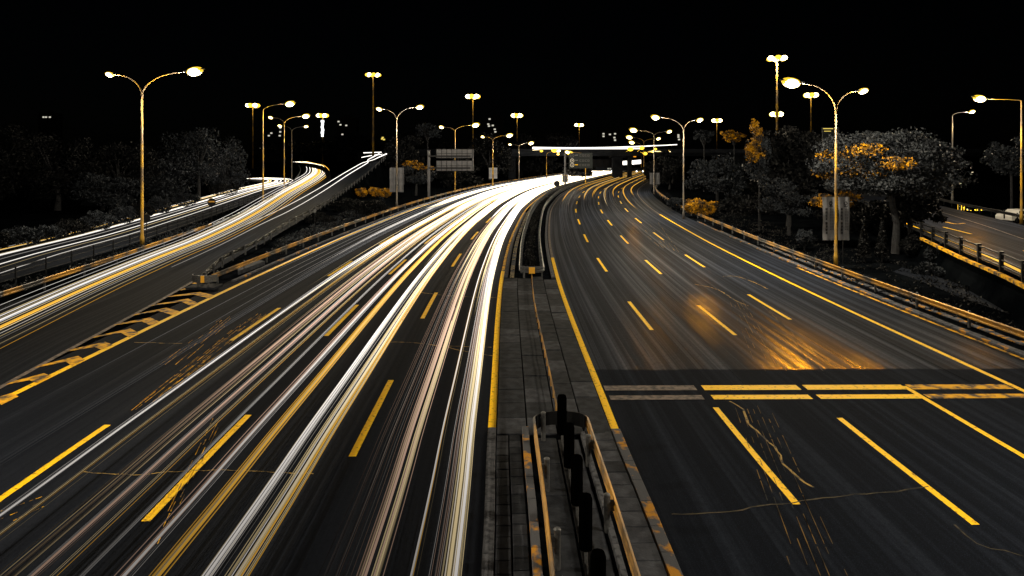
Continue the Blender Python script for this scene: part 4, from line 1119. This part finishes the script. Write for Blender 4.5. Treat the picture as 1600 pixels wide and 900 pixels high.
def shrub(u, v, hw, hh, d, label, m, seed, leaf=0.09, n=1400, base=0.0, name="shrub", cone=False, cat="shrub"):
    """rounded bush built of leaf tufts"""
    c = D(u, v, d); rx, rz = hw*d/1000, hh*d/1000; rng = np.random.default_rng(seed)
    root = empty(name, (c.x, d, base), label, cat); ch = []
    if cone:
        for i in range(22):
            t = i/21; rr_ = rx*(1-t*0.95); leaves(ch, None, (c.x, d, c.z-rz+2*rz*t), (rr_, rr_, rz*0.12), int(n/22*(1.2-t)), leaf, rng, 0.6)
    else:
        leaves(ch, None, (c.x, d, c.z), (rx*.92, rx*0.75, rz*.85), n, leaf, rng, 0.6)
        for i in range(13):
            q = rng.normal(size=3); q /= np.linalg.norm(q); q[2] = abs(q[2])
            leaves(ch, None, np.array([c.x, d, c.z])+q*np.array([rx, rx*.8, rz])*rng.uniform(.7, .98), (rx*.26, rx*.26, rz*.34), n//9, leaf, rng, 0.2)
    leaf_mesh(ch, "foliage", m, root, (c.x, d, base))
    b = MB()
    for i in range(4):
        a = i*1.6; b.tube([(0, 0, 0), (0.3*rx*math.cos(a), 0.3*rx*math.sin(a), max(0.3, c.z-base))], [0.05, 0.02], 5)
    b.build("stem", M['bark'], root)
    return root
GL = M['leaf']; GD = M['leaf_dark']; GG = M['leaf_lamp_gold']; GM = M['leaf_part_lamplit']
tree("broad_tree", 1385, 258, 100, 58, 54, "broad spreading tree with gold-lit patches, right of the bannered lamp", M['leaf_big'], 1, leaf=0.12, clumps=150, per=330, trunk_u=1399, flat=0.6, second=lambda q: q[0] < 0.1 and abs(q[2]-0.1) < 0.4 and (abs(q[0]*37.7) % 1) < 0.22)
tree("dark_tree", 1232, 262, 60, 66, 74, "big black tree mass between the two right lamps", GD, 2, leaf=0.25, clumps=60, per=260, density=1.3)
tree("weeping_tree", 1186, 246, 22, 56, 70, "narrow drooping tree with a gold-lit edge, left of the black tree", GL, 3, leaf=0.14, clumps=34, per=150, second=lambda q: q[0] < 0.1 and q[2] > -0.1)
tree("leafy_tree", 1120, 280, 45, 40, 100, "round grey-leaved tree behind the golden shrub", GL, 4, leaf=0.22, clumps=40, per=130)
tree("leafy_tree", 1147, 212, 20, 12, 135, "small gold-topped tree beyond the round grey tree", GM, 5, leaf=0.3, clumps=20, per=60)
tree("leafy_tree", 1100, 214, 17, 12, 140, "small grey tree top next to the gold-topped one", GL, 6, leaf=0.3, clumps=16, per=60)
tree("bushy_tree", 1232, 312, 46, 32, 66, "wide bushy tree at the foot of the black tree", GL, 7, leaf=0.14, clumps=36, per=140)
tree("bushy_tree", 1305, 312, 34, 18, 56, "bushy tree with lamplight gold painted on its leaves, behind the banners", GM, 8, leaf=0.13, clumps=30, per=110, second=lambda q: q[0] < 0.2)
tree("leafy_tree", 1580, 246, 36, 36, 78, "pale tree at the right edge behind the single lamp", GL, 9, leaf=0.18, clumps=34, per=110)
tree("dark_tree", 1420, 325, 50, 38, 56, "dark bushy tree under the broad spreading tree", GD, 10, leaf=0.16, clumps=34, per=160)
tree("dark_tree", 1345, 340, 60, 30, 60, "dark undergrowth tree behind the two small conifers", GD, 11, leaf=0.16, clumps=34, per=160)
tree("dark_tree", 1170, 330, 60, 34, 92, "dark low tree behind the right guardrail", GD, 12, leaf=0.22, clumps=34, per=150)
tree("dark_tree", 1046, 262, 26, 30, 150, "dark tree at the right end of the flyover", GD, 13, leaf=0.4, clumps=30, per=110)
tree("dark_tree", 1024, 268, 17, 20, 155, "narrow dark tree hiding the right road's far end", GD, 14, leaf=0.35, clumps=24, per=110)
shrub(1095, 325, 27, 13, 84, "golden shrub at the foot of the second right lamp", GM, 21, leaf=0.13, n=1600)
shrub(1057, 318, 14, 9, 95, "small grey shrub left of the golden shrub", GL, 22, leaf=0.14, n=700)
shrub(1257, 372, 14, 14, 56, "round grey shrub left of the banners", GL, 23, leaf=0.1, n=900)
shrub(1350, 372, 12, 28, 50, "left one of two small dark conifers right of the banners", GD, 24, leaf=0.1, n=1500, name="conifer", cone=True, cat="conifer")
shrub(1378, 372, 12, 28, 50, "right one of two small dark conifers right of the banners", GD, 25, leaf=0.1, n=1500, name="conifer", cone=True, cat="conifer")
for i, (u, v, hw, hh, d_) in enumerate(((1430, 385, 24, 16, 52), (1470, 400, 26, 20, 48), (1515, 415, 28, 20, 45), (1560, 432, 30, 22, 42), (1610, 450, 34, 24, 39), (1450, 425, 22, 14, 45))):
    shrub(u, v, hw, hh, d_, ["far end shrub of the bank below the parapet", "second shrub from the far end of the parapet bank", "middle shrub of the bank below the parapet posts", "shrub second from the right edge on the parapet bank", "shrub at the right edge of the picture below the parapet", "low shrub in front of the parapet bank, by the lower path"][i], GL if i % 2 else M['leaf_dark'], 30+i, leaf=0.1, n=1500)
# left side
for i, (u, v, hw, hh, d_, mm, lb_) in enumerate(((310, 248, 50, 52, 112, GL, "tall leafy tree right of the tall left lamp"), (250, 285, 45, 40, 105, GL, "lower leafy tree close to the tall left lamp pole"),
        (185, 262, 55, 50, 100, GD, "dark tree left of the tall left lamp pole"), (352, 262, 32, 46, 135, GL, "leafy tree nearest the leftmost high mast"), (90, 268, 75, 62, 95, GD, "broad dark tree near the left edge"),
        (-10, 262, 70, 70, 90, GD, "dark tree cut by the left edge of the picture"), (160, 300, 50, 30, 95, GL, "low leafy tree over the round shrubs"))):
    tree("leafy_tree" if mm is GL else "dark_tree", u, v, hw, hh, d_, lb_, mm, 60+i, leaf=0.2, clumps=44, per=130)
for i, (u, v, hw, hh, d_) in enumerate(((-10, 382, 22, 20, 53), (35, 372, 28, 20, 56), (75, 368, 22, 16, 59), (110, 360, 24, 18, 62), (150, 348, 26, 18, 66), (190, 338, 22, 16, 72), (222, 330, 20, 14, 78), (250, 322, 20, 14, 84), (290, 312, 22, 12, 94), (350, 298, 24, 10, 120))):
    shrub(u, v, hw, hh, d_, ["clipped round shrub cut by the left edge", "first full clipped shrub from the left edge", "second clipped shrub from the left", "third clipped shrub from the left", "fourth clipped shrub from the left", "clipped shrub left of the tall lamp pole", "clipped shrub directly behind the tall lamp pole", "clipped shrub right of the tall lamp pole", "farther clipped shrub beside the light streaks", "farthest low clipped shrub on the left side road"][i], GL if i % 3 else GD, 80+i, leaf=0.1, n=1700, name="round_shrub")
tree("leafy_tree", 650, 272, 32, 20, 128, "small round tree between lamp pole and big sign", GL, 100, leaf=0.25, clumps=30, per=70, second=lambda q: q[2] > 0.45)
tree("leafy_tree", 668, 205, 26, 14, 190, "pale treetop above and left of the big sign", GL, 101, leaf=0.4, clumps=20, per=50)
for i, (u, v, hw, hh, d_, lb_) in enumerate(((630, 240, 34, 30, 170, "dark tree behind the lamp left of the sign"), (720, 275, 36, 28, 160, "dark tree under the big sign"), (765, 245, 34, 40, 200, "dark tree right of the big sign"),
        (815, 245, 26, 36, 240, "dark tree behind the fourth left lamp"), (862, 222, 40, 14, 260, "flat dark treetop over the flyover trails"), (845, 258, 30, 16, 230, "dark tree below the flyover's left end"), (560, 228, 50, 16, 380, "dark far treeline left of the lone high mast"),
        (660, 225, 60, 18, 330, "dark far treeline right of the lone high mast"), (470, 232, 60, 14, 420, "dark far treeline behind the slip road curl"), (905, 268, 26, 12, 215, "dark bush behind the flyover lamp pole"))):
    tree("dark_tree", u, v, hw, hh, d_, lb_, GD, 110+i, leaf=0.0024*d_, clumps=30, per=110)
for i, (u, v) in enumerate(((565, 301), (587, 300), (602, 302))):
    shrub(u, v, 10, 8, 122, ["left one of three golden bushes by the ramp", "middle one of three golden bushes by the ramp", "right one of three golden bushes by the ramp"][i], GG, 130+i, leaf=0.15, n=600)
for i, (u, v, hw) in enumerate(((540, 322, 26), (580, 325, 30), (500, 345, 26))):
    shrub(u, v, hw, 12, 95-i*8, ["dim shrub on the slope left of the golden bushes", "dim shrub in front of the golden bushes", "dim shrub low on the ramp slope"][i], GD, 140+i, leaf=0.14, n=1200)
# low planting between side road and gold rail, and on the triangle of grass
ch = []; rng = np.random.default_rng(9)
pa = spline([P(-200, 530), P(0, 462), P(130, 420), P(222, 388), P(320, 352)], 1.2)
for p in pa:
    for _ in range(2): leaves(ch, None, (p.x+rng.uniform(-.6, .6), p.y+rng.uniform(-.6, .6), 0.22), (0.55, 0.55, 0.35), 30, 0.09, rng, 0.1)
tag(leaf_mesh(ch, "low_planting", M['leaf']), "low dark plants between the thin fence and the gold rail", "plants", kind="stuff")
ch = []
tri = [P(420, 405), P(520, 330), P(600, 322), P(560, 345), P(470, 385)]
for _ in range(420):
    a, bq, c = rng.random(3); t = a+bq+c
    u_ = 430+170*rng.random(); v_ = 400-0.42*(u_-430)-rng.random()*22
    p = P(u_, v_); leaves(ch, None, (p.x, p.y, 0.1), (0.5, 0.5, 0.18), 16, 0.09, rng, 0.1)
tag(leaf_mesh(ch, "grass_tufts", M['leaf']), "rough grass on the triangle between ramp and main road", "grass", kind="stuff")
ch = []
for _ in range(500):
    s_ = 30+70*rng.random(); p = RD(s_, 21.5+7*rng.random()**1.5); leaves(ch, None, (p.x, p.y, 0.1), (0.5, 0.5, 0.16), 14, 0.08, rng, 0.1)
tag(leaf_mesh(ch, "grass_tufts", M['leaf_dark']), "dark rough grass behind the right guardrail", "grass", kind="stuff")

# ------------------------------------------------------------------ far buildings with a few lit windows
def building(u0, u1, vt, d, label, wins, wy=False):
    a = D(u0, vt, d); c = D(u1, vt, d)
    root = empty("apartment_building", ((a.x+c.x)/2, d, 0), label, "building")
    hw = (c.x-a.x)/2
    b = MB(); b.box(-hw, hw, 0, 14, 0, a.z); b.box(-hw*0.3, hw*0.2, 4, 9, a.z, a.z+2.5); b.build("wall", M['facade'], root)
    proto = None
    for (u, v) in wins:
        q = D(u, v, d)
        if proto is None: b = MB(); b.box(-0.8*d/500, 0.8*d/500, -0.1, -0.02, -0.55*d/500, 0.55*d/500); proto = b.build("window", M['win_y'] if wy else M['win'], root); po = proto
        else: po = copy_of(proto, root)
        po.location = (q.x-root.location.x, 0, q.z)
building(414, 446, 188, 620, "dark apartment block behind the gold lamp pole", [(438, 200), (438, 206), (437, 212), (424, 208), (420, 212), (405+12, 230)])
building(404, 436, 222, 560, "low dark building with a string of lights on the left", [(408, 232), (418, 233), (424, 233), (431, 233), (413, 230)])
building(526, 556, 184, 640, "dark building right of the white light strip", [(529, 190), (532, 195), (541, 196), (535, 210)])
building(594, 604, 212, 600, "dark low building at the top of the ramp", [(597, 217), (600, 218), (598, 215)], True)
building(762, 786, 182, 600, "dark tower right of the tall middle mast", [(765, 186), (763, 194), (770, 196), (773, 202), (774, 206), (764, 197)])
building(936, 968, 204, 620, "dark block over the centre of the flyover", [(943, 209), (943, 213), (953, 210), (960, 215), (961, 219), (961, 209)])
building(1056, 1068, 206, 560, "dark block at the flyover's right end", [(1060, 211), (1060, 214), (1061, 218)])
#building(14, 22, 178, 640, "far dark block near the left edge of the sky", [(16, 182), (19, 183), (21, 183)])
building(60, 84, 176, 700, "dark hilltop block with two tiny lights at upper left", [(68, 183), (72, 183), (78, 183)])

# parking yard at the right with small lamps, and one parked car
yd = empty("yard_lights", (70, 100, 0), "string of small yellow yard lights beyond the right side road", "lights")
rg = random.Random(8)
for i in range(22):
    u = 1495+rg.random()*85; v = 322+ (u-1495)*0.20 + rg.uniform(-6, 3); q = D(u, v, 95)
    b = MB(); b.ball(tuple(q-Vector((70, 100, 0))), 0.10, 6, 4); b.tube([tuple(q-Vector((70, 100, 0))), (q.x-70, q.y-100, 0)], 0.02, 4)
    b.build("yard_lamp", M['lamp_yellow'] if i % 3 else M['win'], yd)
cp_ = D(1590, 345, 70); car = empty("parked_car", (cp_.x, 70, 0.9), "white parked car at the right edge beyond the side road", "car", rz=0.3)
pf = [(-2.1, 0.35), (-2.15, 0.75), (-1.9, 0.95), (-1.1, 1.0), (-0.5, 1.42), (0.9, 1.45), (1.6, 1.0), (2.1, 0.9), (2.2, 0.4)]
b = MB(); n = len(pf)
for yy, sc_ in ((-0.86, 1), (0.86, 1)):
    for x, z in pf: b.v.append((x, yy*(1 if z < 1.2 else 0.82), z))
for i in range(n-1): b.f.append((i, i+1, n+i+1, n+i)); b.m.append(0)
b.f.append(tuple(range(n))[::-1]); b.f.append(tuple(range(n, 2*n))); b.m += [0, 0]
b.f.append((n-1, 0, n, 2*n-1)); b.m.append(0)
b.build("body", M['car_white'], car)
for yy in (-0.87, 0.79): b = MB(); b.box(-0.9, 1.2, yy, yy+0.08, 1.0, 1.35); b.build("window", M['glass_dark'], car)
for x in (-1.35, 1.4):
    for yy in (-0.8, 0.8):
        b = MB(); b.tube([(x, yy-0.1, 0.32), (x, yy+0.1, 0.32)], 0.32, 14); b.build("wheel", M['black'], car)
